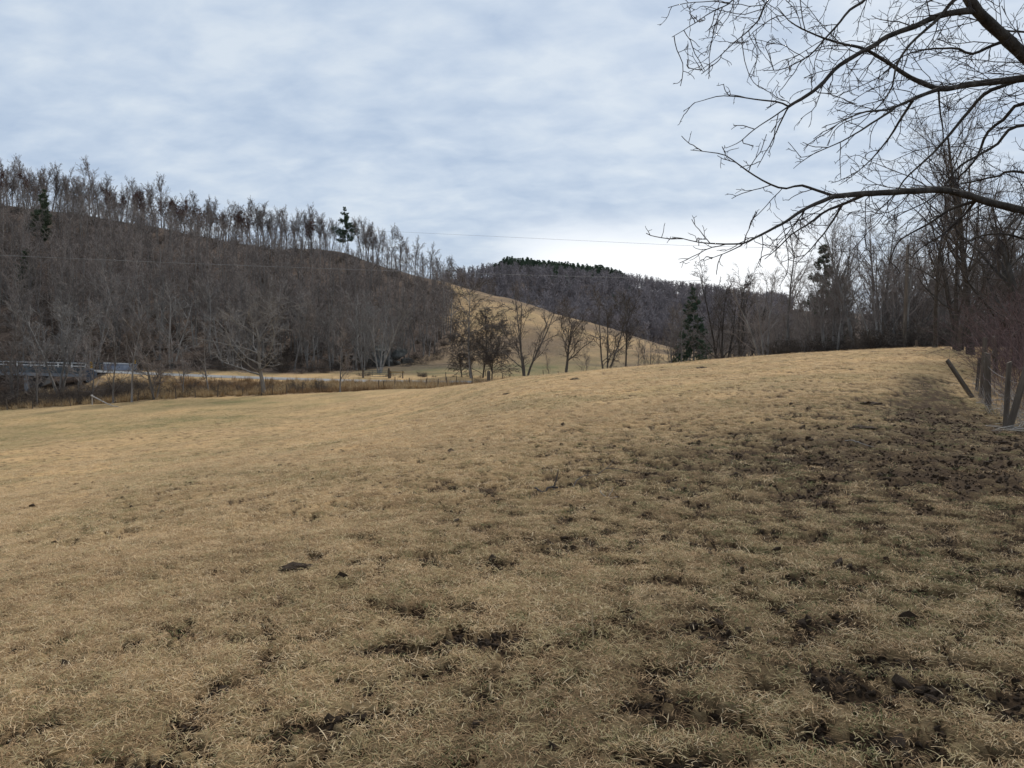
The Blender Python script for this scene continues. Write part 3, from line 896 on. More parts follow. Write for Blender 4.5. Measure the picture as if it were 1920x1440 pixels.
scatter('hillside_wood', wood_src, np.column_stack([rest, cz[n_ind:] - 0.2]),
        np.column_stack([np.zeros((len(rest), 2)), RNG.random(len(rest)) * 6.3]),
        np.repeat(RNG.uniform(0.65, 1.1, (len(rest), 1)) * np.interp(rest[:, 1], [205, 245], [1, 0.46])[:, None], 3, 1), RNG.integers(0, len(MIDK), len(rest)),
        'dense bare wood climbing the left hillside up to the ridge', 'wood')
# low thicket under the trees
SHRUB = [tree_meshes('shrub', 240 + k, 2.4, 'cane_dark', 'cane_dark', 1.0, 0.010) for k in range(4)]
und = []
while len(und) < 700:
    p = RNG.uniform(-130, 850); d = 118 + 130 * RNG.random() ** 1.3
    x = (p - 960) / F * d
    if forest_mask(x, d) > 0.4: und.append((x, d))
und = np.array(und)
scatter('undergrowth', [joined(p, 'undergrowth') for p in SHRUB], np.column_stack([und, ground_z(und[:, 0], und[:, 1])]),
        np.column_stack([np.zeros((len(und), 2)), RNG.random(len(und)) * 6.3]), np.repeat(RNG.uniform(0.7, 1.6, (len(und), 1)), 3, 1),
        RNG.integers(0, 4, len(und)), 'dark leafless undergrowth on the floor of the hillside wood', 'undergrowth')
for p, d, s, lab in ((75, 200, 1.05, 'dark green pine on the wooded slope at the left edge, below the ridge'),
                     (50, 165, 0.75, 'small dull green pine low on the wooded slope at the left edge')):
    place(PINES[0], 'pine_tree', gpt(p, d, 0.2), RNG.random() * 6, s, lab)

# ------------------------------------------------------------------ the far hill
fp = []
while len(fp) < 2400:
    p = RNG.uniform(780, 1480); d = 330 + 250 * RNG.random()
    x = (p - 960) / F * d
    fp.append((x, d))
fp = np.array(fp)
fz = ground_z(fp[:, 0], fp[:, 1])
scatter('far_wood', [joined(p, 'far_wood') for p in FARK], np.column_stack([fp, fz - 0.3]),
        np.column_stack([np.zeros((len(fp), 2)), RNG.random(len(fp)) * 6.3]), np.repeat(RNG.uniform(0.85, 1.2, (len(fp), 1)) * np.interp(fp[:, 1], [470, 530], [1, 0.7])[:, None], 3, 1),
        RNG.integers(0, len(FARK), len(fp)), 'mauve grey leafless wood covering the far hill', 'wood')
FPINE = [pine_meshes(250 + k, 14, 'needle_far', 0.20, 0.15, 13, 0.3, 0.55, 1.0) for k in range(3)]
pp = []
for p in np.arange(925, 1170, 2.6):
    for dd in (538, 549, 560):
        q = p + RNG.uniform(-3, 3); d = dd + RNG.uniform(-4, 4)
        pp.append(((q - 960) / F * d, d))
for p, d in ((1062, 470), (1075, 480), (1140, 430), (1150, 440), (1040, 500), (1110, 505), (1230, 440), (1236, 446), (1180, 470)):
    pp.append(((p - 960) / F * d, d))
pp = np.array(pp)
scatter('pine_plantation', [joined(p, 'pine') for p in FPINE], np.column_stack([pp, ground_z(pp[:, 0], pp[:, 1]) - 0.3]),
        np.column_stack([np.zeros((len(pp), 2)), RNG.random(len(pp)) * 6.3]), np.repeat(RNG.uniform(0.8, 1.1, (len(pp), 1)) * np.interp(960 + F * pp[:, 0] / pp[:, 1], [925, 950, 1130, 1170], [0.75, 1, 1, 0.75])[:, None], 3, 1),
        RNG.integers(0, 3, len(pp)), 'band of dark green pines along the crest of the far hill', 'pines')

# ------------------------------------------------------------------ trees one can tell apart
def hero(kind, seed, px, d, H, label, bark='bark', twig='twig', dense=1.0, rmin=0.012, name='bare_tree', rz=0.0, limb=2, tilt=None, group=None):
    return place(tree_meshes(kind, seed, H, bark, twig, dense, rmin, limb), name, gpt(px, d, 0.05), rz, 1.0, label, group=group, tilt=tilt)


hero('spread', 301, 495, 91, 14.0, 'broad spreading bare tree with a stout trunk at the field edge before the road', 'bark_pale', 'twig_pale', 1.0, 0.013)
hero('sapling', 302, 638, 91, 9.5, 'slender dark bare tree at the field edge right of the spreading tree', 'bark', 'twig', 1.5, 0.013)
hero('vase', 303, 712, 129, 14.5, 'leaning pale bare tree beyond the road, in front of the grey rocks', 'bark_pale', 'twig_pale', 1.0, 0.014, tilt=(0, 0.16))
hero('bushy', 304, 884, 117, 17.5, 'tallest of the bushy bare trees with drooping twigs behind the road bend', 'bark', 'twig_mid', 1.0, 0.024)
hero('bushy', 305, 905, 119, 12.5, 'middle bushy bare tree with drooping twigs behind the road bend', 'bark_mid', 'twig_mid', 1.0, 0.024)
hero('bushy', 306, 922, 115, 9.5, 'lowest and rightmost bushy bare tree with drooping twigs behind the road bend', 'bark_mid', 'twig_mid', 0.9, 0.024)
hero('bushy', 3061, 866, 120, 9.0, 'low leftmost bushy bare tree with drooping twigs behind the road bend', 'bark_mid', 'twig_mid', 0.9, 0.024)
hero('vase', 307, 984, 112, 15.5, 'twin stemmed tall bare tree in front of the grassy hill', 'bark_mid', 'twig_mid', 1.0, 0.022)
hero('spread', 308, 1060, 113, 13.0, 'rounded bare tree just right of the twin stemmed tree', 'bark_mid', 'twig_mid', 0.9, 0.022)
hero('vase', 309, 1137, 116, 15.0, 'wide forking bare tree behind the pasture crest, before the grassy hill', 'bark_mid', 'twig_mid', 1.0, 0.022)
hero('tall', 310, 1172, 117, 15.0, 'upright bare tree beside the wide forking tree behind the pasture crest', 'bark_mid', 'twig_mid', 1.2, 0.022)
for k, (p, d, h) in enumerate(((1194, 122, 9), (1207, 120, 10), (1222, 121, 8.5), (1231, 125, 7.5), (1101, 118, 6), (1090, 120, 5), (1030, 118, 5))):
    place(SAPL[k % 4], 'bare_sapling', gpt(p, d, 0.05), k * 1.3, h / 8, 'slim bare sapling behind the pasture crest in front of the grassy hill', group='saplings before the grassy hill')
hero('vase', 311, 1352, 96, 15.5, 'left one of two many stemmed bare trees on the crest beside the dark spruce', 'bark_dark', 'twig', 1.0, 0.022)
hero('vase', 312, 1388, 92, 16.0, 'right one of two many stemmed bare trees on the crest beside the dark spruce', 'bark_mid', 'twig_mid', 1.1, 0.013, tilt=(0, 0.1))
hero('tall', 313, 1603, 72, 17.5, 'tall pale forked bare tree standing above the right hand wood', 'bark_pale', 'twig', 1.3, 0.012)
place(pine_meshes(321, 15, 'needle', 0.19, 0.10, 18, 0.35, 0.34), 'spruce_tree', gpt(1302, 116, 0.1), 0.2, 1.0, 'dark green spruce at the right foot of the grassy hill')
place(pine_meshes(322, 6, 'needle', 0.24, 0.12, 10, 0.3, 0.28), 'spruce_tree', gpt(1272, 112, 0.1), 1.2, 1.0, 'small green spruce at the foot of the taller dark spruce')
place(pine_meshes(323, 6.5, 'needle', 0.24, 0.12, 10, 0.3, 0.28), 'spruce_tree', gpt(1318, 108, 0.1), 2.2, 1.0, 'small green spruce right in front of the taller dark spruce')
place(pine_meshes(324, 20, 'needle_dull', 0.17, 0.2, 17, 0.45, 0.42), 'pine_tree', gpt(1556, 112, 0.1), 2.2, 1.0, 'tall ragged dull green pine rising out of the right hand wood')
place(pine_meshes(325, 16, 'needle_dull', 0.2, 0.15, 15, 0.4, 0.42), 'pine_tree', gpt(1740, 120, 0.1), 1.2, 1.0, 'dull green pine behind the utility pole in the right hand wood')

# left hedgerow trees between pasture and bridge
for s, kind, p, d, h, b_, t_, lab in (
        (331, 'vase', 112, 99, 15.5, 'bark_pale', 'twig_pale', 'large pale bare tree with forking limbs in front of the bridge'),
        (332, 'sapling', 213, 87, 10.5, 'bark', 'twig', 'slim bare tree right of the yellow bridge marker at the field edge'),
        (333, 'tall', 247, 87, 11.5, 'bark', 'twig', 'straight bare trunk at the field edge beside the far bridge parapet'),
        (334, 'vase', 291, 89, 9.0, 'bark', 'twig', 'low forking bare tree at the field edge before the pale road'),
        (335, 'sapling', 172, 90, 9.5, 'bark', 'twig', 'thin bare tree in front of the bridge end'),
        (336, 'sapling', 342, 92, 8.5, 'bark', 'twig', 'thin bare tree on the road bank left of the spreading tree'),
        (337, 'sapling', 393, 93, 9.5, 'bark', 'twig', 'dark thin bare tree on the road bank next to the spreading tree'),
        (338, 'vase', 28, 92, 11.0, 'bark', 'twig', 'dense bare tree at the left edge of the picture in front of the bridge'),
        (339, 'vase', -45, 90, 12.0, 'bark_pale', 'twig', 'bare tree cut by the left edge of the picture at the field edge'),
        (340, 'sapling', 70, 88, 7.5, 'bark', 'twig', 'small bare tree in the hedge before the bridge railing'),
        (341, 'sapling', 145, 96, 9.0, 'bark', 'twig', 'bare tree in the hedge right of the large pale forking tree')):
    hero(kind, s, p, d, h, lab, b_, t_, 1.0, 0.022, rz=s)

# right hand wood behind the pasture crest
rw = []
while len(rw) < 400:
    p = RNG.uniform(1255, 2080); d = 66 + 110 * RNG.random() ** 1.2
    if p < 1420 and d < 105: continue
    x = (p - 960) / F * d
    if d < fence_y(x) + 5: continue
    rw.append((x, d))
rw = np.array(rw)
rw = rw[np.argsort(rw[:, 1])]
rz_ = ground_z(rw[:, 0], rw[:, 1])
WOODR = [tree_meshes('tall', 350 + k, 15, 'bark', 'twig', 0.9, 0.011) for k in range(2)] + [tree_meshes('vase', 360, 12, 'bark', 'twig', 0.8, 0.011)]


def wz(q):
    u = 960 + F * q[0] / q[1]
    return ('between the dark spruce and the ragged pine' if u < 1556 else
            ('between the ragged pine and the utility pole' if u < 1695 else ('between the utility pole and the thick trunked tree' if u < 1820 else 'behind the reddish brambles')))


for i in range(55):
    place(WOODR[RNG.integers(len(WOODR))], 'bare_tree', (*rw[i], rz_[i] - 0.1), RNG.random() * 6.3, RNG.uniform(0.55, 1.15),
          'bare tree in the right hand wood, ' + wz(rw[i]), group='right wood trees ' + wz(rw[i]))
r2 = rw[55:]
scatter('right_wood', wood_src, np.column_stack([r2, rz_[55:] - 0.2]), np.column_stack([np.zeros((len(r2), 2)), RNG.random(len(r2)) * 6.3]),
        np.repeat(RNG.uniform(0.5, 0.85, (len(r2), 1)), 3, 1), RNG.integers(0, len(MIDK), len(r2)), 'grey mass of bare trees deep in the right hand wood', 'wood')
us = []
while len(us) < 260:
    p = RNG.uniform(1330, 2050); x0 = 0; d = 60 + 60 * RNG.random() ** 1.3
    x = (p - 960) / F * d
    if d < fence_y(x) + 2.0: continue
    us.append((x, d))
us = np.array(us)
scatter('wood_edge_brush', [joined(p, 'brush') for p in SHRUB], np.column_stack([us, ground_z(us[:, 0], us[:, 1])]), np.column_stack([np.zeros((len(us), 2)), RNG.random(len(us)) * 6.3]),
        np.repeat(RNG.uniform(0.8, 1.7, (len(us), 1)), 3, 1), RNG.integers(0, 4, len(us)), 'dark leafless brush along the edge of the right hand wood', 'brush')

# big trees of the right fence row
for s, kind, p, d, h, dn, lab in (
        (371, 'tall', 1822, 37, 16.0, 2.2, 'thick dark trunked tree at the end of the fence row on the right'),
        (372, 'vase', 1796, 41, 11.0, 1.2, 'twin trunked dark tree just left of the thick trunked tree'),
        (373, 'spread', 1905, 30, 11.0, 0.9, 'dense dark bare tree behind the bramble thicket at the right edge'),
        (374, 'tall', 1752, 47, 12.0, 1.5, 'slim dark bare tree left of the twin trunked tree'),
        (375, 'vase', 1985, 26, 10.5, 1.2, 'dark bare tree whose boughs reach in at the right edge over the brambles'),
        (376, 'bushy', 1860, 34, 8.5, 1.0, 'bushy dark bare tree behind the upright fence posts')):
    hero(kind, s, p, d, h, lab, 'bark_dark', 'twig_mid', dn, 0.0065, rz=s * 0.7)

# ------------------------------------------------------------------ the overhanging tree: trunk right of the frame, limbs reaching in
def resample(P, n):
    P = np.asarray(P, float)
    # Catmull-Rom through the joints, then even steps
    Q = np.vstack([2 * P[0] - P[1], P, 2 * P[-1] - P[-2]])
    out = []
    for i in range(len(P) - 1):
        a, b_, c, d_ = Q[i:i + 4]
        for t in np.linspace(0, 1, 12, endpoint=False):
            out.append(0.5 * ((2 * b_) + (c - a) * t + (2 * a - 5 * b_ + 4 * c - d_) * t ** 2 + (-a + 3 * b_ - 3 * c + d_) * t ** 3))
    out.append(P[-1])
    out = np.array(out)
    s = np.concatenate([[0], np.cumsum(np.linalg.norm(np.diff(out, axis=0), axis=1))])
    u = np.linspace(0, s[-1], n)
    return np.stack([np.interp(u, s, out[:, k]) for k in range(3)], -1), s[-1]


def zc(x, y):          # joint read off the enlarged corner of the photograph
    return (1260 + x * 0.3472, y * 0.3472)


TRUNK_PX = 2170
tree_root = gpt(TRUNK_PX, 9.2, 0.0)
TB = np.array(tree_root)


def limb(joints, d0, d1, r0, r1):
    """joints: (px,py) list; distance runs from d0 to d1; r0, r1 radii in metres"""
    m = len(joints)
    P = np.array([pix(j[0], j[1], d0 + (d1 - d0) * i / (m - 1)) for i, j in enumerate(joints)])
    return P, r0, r1


A_ = [(2118, 300), (2040, 215), (1920, 102), (1866, 52), (1833, 20), (1805, -20), (1740, -90), (1640, -150), (1530, -180)]
LIMBS = [
    limb(A_, 9.1, 8.3, 0.105, 0.030),
    limb([(1836, 24), zc(1600, 60), zc(1440, 90), zc(1300, 150), zc(1180, 190), zc(1080, 250), zc(1000, 290), zc(880, 370), zc(800, 460), zc(720, 520), zc(630, 575)], 8.75, 7.9, 0.040, 0.016),
    limb([zc(630, 575), zc(560, 545), zc(440, 532), zc(340, 520), zc(240, 520), zc(120, 555)], 7.9, 7.7, 0.010, 0.003),
    limb([zc(630, 575), zc(540, 640), zc(420, 720), zc(360, 770), zc(290, 800)], 7.9, 7.5, 0.009, 0.003),
    limb([zc(632, 575), zc(590, 650), zc(540, 760), zc(500, 830), zc(460, 905)], 7.9, 8.2, 0.009, 0.003),
    limb([(2165, 110), (2050, 135), zc(1900, 420), zc(1750, 435), zc(1600, 455), zc(1460, 478), zc(1350, 445), zc(1270, 405), zc(1190, 350), zc(1110, 300), zc(1030, 260), zc(940, 240), zc(820, 205), zc(650, 125), zc(570, 40)], 9.2, 8.0, 0.070, 0.004),
    limb([zc(1440, 480), zc(1300, 535), zc(1170, 590), zc(1040, 605), zc(930, 650), zc(850, 700)], 8.6, 7.8, 0.024, 0.003),
    limb([zc(1305, 535), zc(1240, 640), zc(1180, 740), zc(1080, 860), zc(960, 960), zc(900, 1000)], 8.5, 8.9, 0.017, 0.003),
    limb([zc(1200, 585), zc(1100, 650), zc(1000, 715), zc(850, 790), zc(740, 840), zc(690, 850)], 8.3, 7.7, 0.015, 0.003),
    limb([zc(1440, 480), zc(1450, 600), zc(1465, 740), zc(1440, 860)], 8.6, 8.9, 0.012, 0.004),
    limb([(2060, 140), zc(1900, 430), zc(1790, 460), zc(1690, 500), zc(1600, 600), zc(1500, 720), zc(1400, 830), zc(1260, 960), zc(1200, 1050), zc(1080, 1170)], 9.2, 9.6, 0.038, 0.005),
    limb([(2170, 465), (2050, 430), zc(1900, 1140), zc(1700, 1090), zc(1580, 1050), zc(1450, 1025), zc(1300, 1030), zc(1130, 1040), zc(1000, 1050), zc(870, 1060)], 9.2, 8.0, 0.064, 0.028),
    limb([zc(872, 1060), zc(830, 1080), zc(720, 1130), zc(620, 1200), zc(540, 1245), zc(430, 1300), zc(370, 1320), zc(180, 1315), zc(0, 1280)], 8.0, 7.3, 0.024, 0.003),
    limb([zc(872, 1058), zc(770, 1025), zc(690, 1000), zc(600, 1015), zc(500, 980), zc(400, 920), zc(290, 840), zc(220, 825), zc(100, 810)], 8.0, 7.6, 0.016, 0.003),
    limb([zc(1040, 1052), zc(930, 1100), zc(830, 1140), zc(750, 1200), zc(650, 1260), zc(580, 1330), zc(500, 1400)], 8.2, 8.6, 0.020, 0.004),
    limb([zc(920, 1108), zc(850, 1220), zc(770, 1320), zc(670, 1425)], 8.3, 8.7, 0.013, 0.004),
    limb([zc(380, 1320), zc(280, 1370), zc(170, 1410)], 7.5, 7.3, 0.007, 0.003),
    limb([(1560, -175), (1500, -60), zc(520, 0), zc(470, 100), zc(390, 180), zc(300, 260), zc(240, 320), zc(150, 385)], 8.3, 7.6, 0.018, 0.003),
    limb([(1600, -160), (1480, -120), (1400, -70), zc(330, 0), zc(230, 60), zc(120, 130), zc(0, 200)], 8.3, 7.3, 0.018, 0.003),
    limb([(1720, -110), (1660, -50), zc(1040, 0), zc(960, 50), zc(880, 150), zc(820, 215), zc(740, 300), zc(600, 370), zc(490, 380)], 8.5, 8.0, 0.026, 0.003),
    limb([(1840, -30), zc(1530, 0), zc(1440, 100), zc(1350, 180), zc(1270, 260), zc(1210, 360), zc(1180, 480), zc(1090, 600), zc(960, 650)], 8.6, 8.2, 0.026, 0.004),
    limb([(2100, 190), zc(1900, 560), zc(1800, 640), zc(1700, 720), zc(1640, 860), zc(1500, 1000), zc(1380, 1100)], 9.2, 10.0, 0.040, 0.006),
    limb([(2120, 250), zc(1900, 680), zc(1750, 790), zc(1560, 900), zc(1480, 1000), zc(1380, 1090), zc(1250, 1150), zc(1170, 1200)], 9.2, 9.8, 0.034, 0.005),
    limb([zc(1640, 1085), zc(1500, 1130), zc(1400, 1200), zc(1240, 1290), zc(1200, 1350), zc(1170, 1430)], 8.8, 9.4, 0.022, 0.004),
    limb([zc(1640, 1085), zc(1560, 1180), zc(1440, 1280), zc(1330, 1350), zc(1290, 1400)], 8.8, 9.7, 0.018, 0.004),
    limb([zc(1810, 215), zc(1720, 250), zc(1610, 295), zc(1540, 265), zc(1380, 265), zc(1250, 300), zc(1100, 390)], 9.0, 8.8, 0.022, 0.004),
    limb([(2140, 40), (2000, 60), zc(1900, 170), zc(1780, 160), zc(1650, 110), zc(1540, 80)], 9.3, 9.9, 0.030, 0.005),
    limb([(2150, 380), zc(1900, 930), zc(1760, 950), zc(1600, 985), zc(1450, 1010), zc(1300, 1000)], 9.5, 10.6, 0.034, 0.005),
    limb([(2160, 520), (2040, 500), zc(1900, 1290), zc(1740, 1260), zc(1600, 1300), zc(1450, 1390)], 9.5, 10.6, 0.034, 0.006),
]
near = empty('overhanging_tree', TB)
tag(near, 'dark overhanging tree whose bare limbs reach in from the right edge across the sky', 'tree')
near['group'] = 'trees of the right fence row'
tt = Tubes()
tp = np.array([TB + (0, 0, -0.3), TB + (0, 0, 0.5), TB + (-0.05, 0.02, 1.6), pix(2172, 480, 9.2), pix(2168, 300, 9.2), pix(2166, 120, 9.25), pix(2168, -60, 9.3), pix(2160, -260, 9.3), pix(2190, -480, 9.4), pix(2170, -640, 9.3)])
tq, tl = resample(tp, 26)
tr_ = np.interp(np.linspace(0, 1, 26), [0, 0.08, 0.4, 0.75, 1], [0.36, 0.27, 0.22, 0.15, 0.03])
tt.add(tq - TB, tr_, 12)
obj('trunk', tt.mesh('trunk', M['bark_dark']), near)
lrng = np.random.default_rng(91)
for P, r0, r1 in LIMBS:
    q, Ln = resample(P, max(14, int(np.linalg.norm(np.diff(P, axis=0), axis=1).sum() / 0.09)))
    q = q - TB
    m = len(q)
    # knobbly little bends
    kn = np.cumsum(lrng.normal(0, 0.0022, q.shape), 0); kn -= np.linspace(0, 1, m)[:, None] * kn[-1]
    q = q + kn
    rad = r0 + (r1 - r0) * np.linspace(0, 1, m) ** 0.8
    rad = rad * (1 + 0.07 * np.sin(np.arange(m) * 1.7 + lrng.random() * 6) * lrng.random(m))
    t1 = Tubes(); t1.add(q, rad, 9 if r0 > 0.02 else 6)
    lo = obj('limb', t1.mesh('limb', M['bark_dark']), near)
    dq = unit(np.gradient(q, axis=0))
    vis = 1.0
    g = grow(lrng, (q[None], dq[None], rad[None], np.array([Ln]), 6),
             [dict(n=1, per_m=4.7, t0=0.12, t1=1.0, ang=48, angv=16, ratio=0.24, fall=0.25, rr=min(0.42, 0.010 / r0), seg=7, sides=4, wig=0.17, trop=-0.015, rmin=0.0052, Lmin=0.22, Lmax=0.9),
              dict(n=1, per_m=7.5, t0=0.15, ang=48, angv=16, ratio=0.42, fall=0.3, rr=0.6, seg=5, sides=3, wig=0.2, trop=-0.01, rmin=0.004, Lmin=0.08, Lmax=0.42),
              dict(n=1, per_m=9.0, t0=0.2, ang=50, angv=15, ratio=0.45, fall=0.3, rr=0.7, seg=3, sides=3, wig=0.2, trop=0.02, rmin=0.0032, Lmin=0.04, Lmax=0.15)])
    t2 = Tubes()
    for p_, r_, s_ in g[1:]: t2.add(p_, r_, s_)
    tag(obj('twigs', t2.mesh('twigs', M['twig_dark']), lo), kind='stuff')

# ------------------------------------------------------------------ fence on the right
def post_mesh(seed, h, r, top=0.0, sides=9):
    rng = np.random.default_rng(seed)
    zz = np.array([-0.35, 0.0, 0.02, h * 0.3, h * 0.6, h * 0.85, h - 0.01, h])
    v = []
    ang = np.arange(sides) * 2 * math.pi / sides
    prof = 1 + rng.normal(0, 0.10, sides)
    for k, z in enumerate(zz):
        rr = r * (1.05 - 0.12 * max(z, 0) / h) * prof * (1 + rng.normal(0, 0.025, sides)) * (0.9 if k == 7 else 1)
        v.append(np.stack([rr * np.cos(ang), rr * np.sin(ang), np.full(sides, z) + (top * np.cos(ang) if k >= 6 else 0)], -1))
    v = np.concatenate(v + [np.array([[0, 0, h]])])
    f = []
    for k in range(len(zz) - 1):
        for s in range(sides):
            f.append((k * sides + s, k * sides + (s + 1) % sides, (k + 1) * sides + (s + 1) % sides, (k + 1) * sides + s))
    m0 = (len(zz) - 1) * sides
    for s in range(sides):
        f.append((m0 + s, m0 + (s + 1) % sides, len(v) - 1, len(v) - 1))
    me = bpy.data.meshes.new('fence_post')
    me.from_pydata(v.tolist(), [], [q if q[2] != q[3] else q[:3] for q in f])
    me.polygons.foreach_set('use_smooth', np.ones(len(me.polygons), bool))
    me.materials.append(M['post'])
    return me


def fpost(seed, px, d, h, r, lean, label, group='weathered fence posts on the right', sink=0.03):
    o = obj('fence_post', post_mesh(seed, h, r, 0.02 if seed % 2 else 0.0))
    o.location = gpt(px, d, sink)
    o.rotation_euler = (lean[1], lean[0], seed)
    o.rotation_mode = 'XYZ'
    # lean first about the view axes, turn about the post's own axis
    from mathutils import Euler, Matrix
    Rm = Matrix.Rotation(lean[0], 3, 'Y') @ Matrix.Rotation(lean[1], 3, 'X') @ Matrix.Rotation(seed * 1.3, 3, 'Z')
    o.rotation_euler = Rm.to_euler()
    return tag(o, label, 'fence post', group)


P_near = [
    fpost(401, 1885, 15.6, 1.42, 0.052, (0.01, 0.0), 'upright grey fence post next to the leaning split post at the right edge'),
    fpost(402, 1890, 15.2, 1.58, 0.068, (0.22, 0.02), 'split grey post leaning right, nearest the right edge'),
    fpost(403, 1853, 19.0, 1.38, 0.066, (-0.06, 0.0), 'stout weathered fence post left of the upright thin post'),
    fpost(404, 1840, 21.0, 1.75, 0.055, (0.0, 0.03), 'upright fence post just behind the stout weathered one'),
    fpost(405, 1824, 20.6, 1.32, 0.058, (-0.62, 0.0), 'mossy square fence post tipped far over to the left'),
    fpost(406, 1831, 22.5, 1.0, 0.05, (0.05, 0.0), 'short grey stub post behind the tipped post'),
    fpost(407, 1868, 27.0, 1.5, 0.075, (-0.10, 0.0), 'far grey fence post with a broken top in front of the brambles'),
    fpost(408, 1797, 40.0, 1.45, 0.11, (0.05, 0.0), 'pale stump post at the foot of the twin trunked tree'),
    fpost(409, 1718, 50.0, 0.55, 0.06, (0.0, 0.0), 'short pale stub on the crest right of the utility pole'),
]


def wire_run(name, pts, r, mat, label, cat, sag=0.0, group=None, seg=14):
    t = Tubes()
    for a, c in zip(pts[:-1], pts[1:]):
        a = np.asarray(a, float); c = np.asarray(c, float)
        s = np.linspace(0, 1, seg)[:, None]
        p = a * (1 - s) + c * s
        p[:, 2] -= (4 * s * (1 - s))[:, 0] * sag
        t.add(p, np.full(seg, r), 5)
    return tag(obj(name, t.mesh(name, mat)), label, cat, group)


def onpost(o, h):
    from mathutils import Vector
    return np.array(o.matrix_basis @ Vector((0, 0, h)))


for k, (h, sg) in enumerate(((1.05, 0.05), (0.7, 0.12), (0.35, 0.1))):
    nm = ('topmost', 'middle', 'lowest')[k]
    wire_run('fence_wire', [onpost(P_near[1], h), onpost(P_near[0], h + 0.02), onpost(P_near[2], h), onpost(P_near[3], h + 0.05), onpost(P_near[6], h)], 0.004, M['wire'], nm + ' slack rusty wire strand along the right fence posts', 'wire', sg, 'wires of the right fence')

# brambles and dead stalks behind those posts
CANE = [tree_meshes('cane', 420 + k, 2.6, 'cane', 'cane', 1.0, 0.0035) for k in range(3)]
CANE2 = [tree_meshes('shrub', 430 + k, 2.2, 'deadwood', 'twig', 0.5, 0.003) for k in range(2)]
for k, (p, d, s) in enumerate(((1905, 23, 1.15), (1935, 21, 1.2), (1880, 27, 1.1), (1915, 27, 1.3), (1960, 18.5, 1.1), (1895, 32, 1.2), (1945, 29, 1.3), (1870, 33, 0.9), (1990, 22, 1.3))):
    place(CANE[k % 3], 'bramble', gpt(p, d, 0.05), k * 1.1, s, 'reddish bramble thicket behind the fence posts at the right edge', 'bramble', 'reddish brambles by the right fence')
for k, (p, d, s) in enumerate(((1868, 17.5, 0.55), (1912, 17.0, 0.7), (1845, 20.2, 0.4), (1875, 21.5, 0.6), (1900, 19, 0.6), (1835, 22, 0.5), (1935, 15.8, 0.7))):
    place(CANE2[k % 2], 'dead_weed', gpt(p, d, 0.03), k * 2.1, s, 'bleached dead weed stalks at the foot of the right fence posts', 'dead weed', 'dead weeds by the right fence')
stg = Tubes()
for k in range(150):
    p = lrng.uniform(1810, 1960); d = lrng.uniform(14, 26)
    if p < 1800 + (26 - d) * 4: continue
    a = gpt(p, d); L = lrng.uniform(0.25, 1.1); th = lrng.normal(0.1, 0.6)
    c = a + np.array([math.cos(th) * L, math.sin(th) * L, 0]); c[2] = gz(c[0], c[1]) + lrng.uniform(0.0, 0.18)
    a[2] += 0.02
    mid = (a + c) / 2 + lrng.normal(0, 0.03, 3)
    stg.add(np.array([a, mid, c]), np.array([0.006, 0.005, 0.003]) * lrng.uniform(0.6, 1.5), 4)
tag(obj('twig_litter', stg.mesh('twig_litter', M['deadwood'])), 'pale twigs strewn on the ground under the right fence', 'twigs', None, 'stuff')

# utility pole and lines
pole = empty('utility_pole', gpt(1695, 61, 0.0))
tag(pole, 'weathered wooden utility pole standing before the right hand wood', 'utility pole')
pt = Tubes(); pt.add(np.array([[0, 0, -0.5], [0, 0, 0.02], [0.01, 0, 4], [0, 0, 8.5], [0, 0, 8.55]]), np.array([0.17, 0.165, 0.145, 0.12, 0.01]), 12)
obj('shaft', pt.mesh('shaft', M['post']), pole)
pt = Tubes(); pt.add(np.array([[-0.02, -0.12, 7.9], [-0.02, -0.24, 7.9]]), np.array([0.035, 0.03]), 6)
obj('insulator', pt.mesh('insulator', M['concrete']), pole)
ptop = np.array(pole.location) + np.array([0, -0.2, 8.0])
wire_run('power_line', [pix(-260, 466, 74), pix(1190, 521, 78), pix(1330, 524, 79)], 0.018, M['cable'], 'pale power line crossing in front of the left hillside wood', 'power line', 0.25, seg=40)
wire_run('power_line', [pix(560, 420, 240), pix(692, 432, 215), pix(1275, 460, 110), ptop], 0.016, M['cable_black'], 'thin power line crossing the sky above the far hill', 'power line', 0.0, seg=30)
wire_run('phone_cable', [pix(-200, 676, 100), pix(253, 682, 98), pix(495, 688, 91), pix(720, 687, 96), pix(884, 680, 117)], 0.022, M['cable_black'], 'black phone cable running low in front of the road', 'cable', 0.12)

# ------------------------------------------------------------------ bridge
def box(name, c, size, mat, parent=None, bevel=0.0, rot=(0, 0, 0)):
    import bmesh
    bm = bmesh.new()
    bmesh.ops.create_cube(bm, size=1.0)
    for v in bm.verts: v.co = (v.co.x * size[0], v.co.y * size[1], v.co.z * size[2])
    if bevel > 0:
        bmesh.ops.bevel(bm, geom=bm.edges[:], offset=bevel, segments=1, affect='EDGES')
    me = bpy.data.meshes.new(name); bm.to_mesh(me); bm.free()
    me.materials.append(mat)
    o = obj(name, me, parent, c)
    o.rotation_euler = rot
    return o


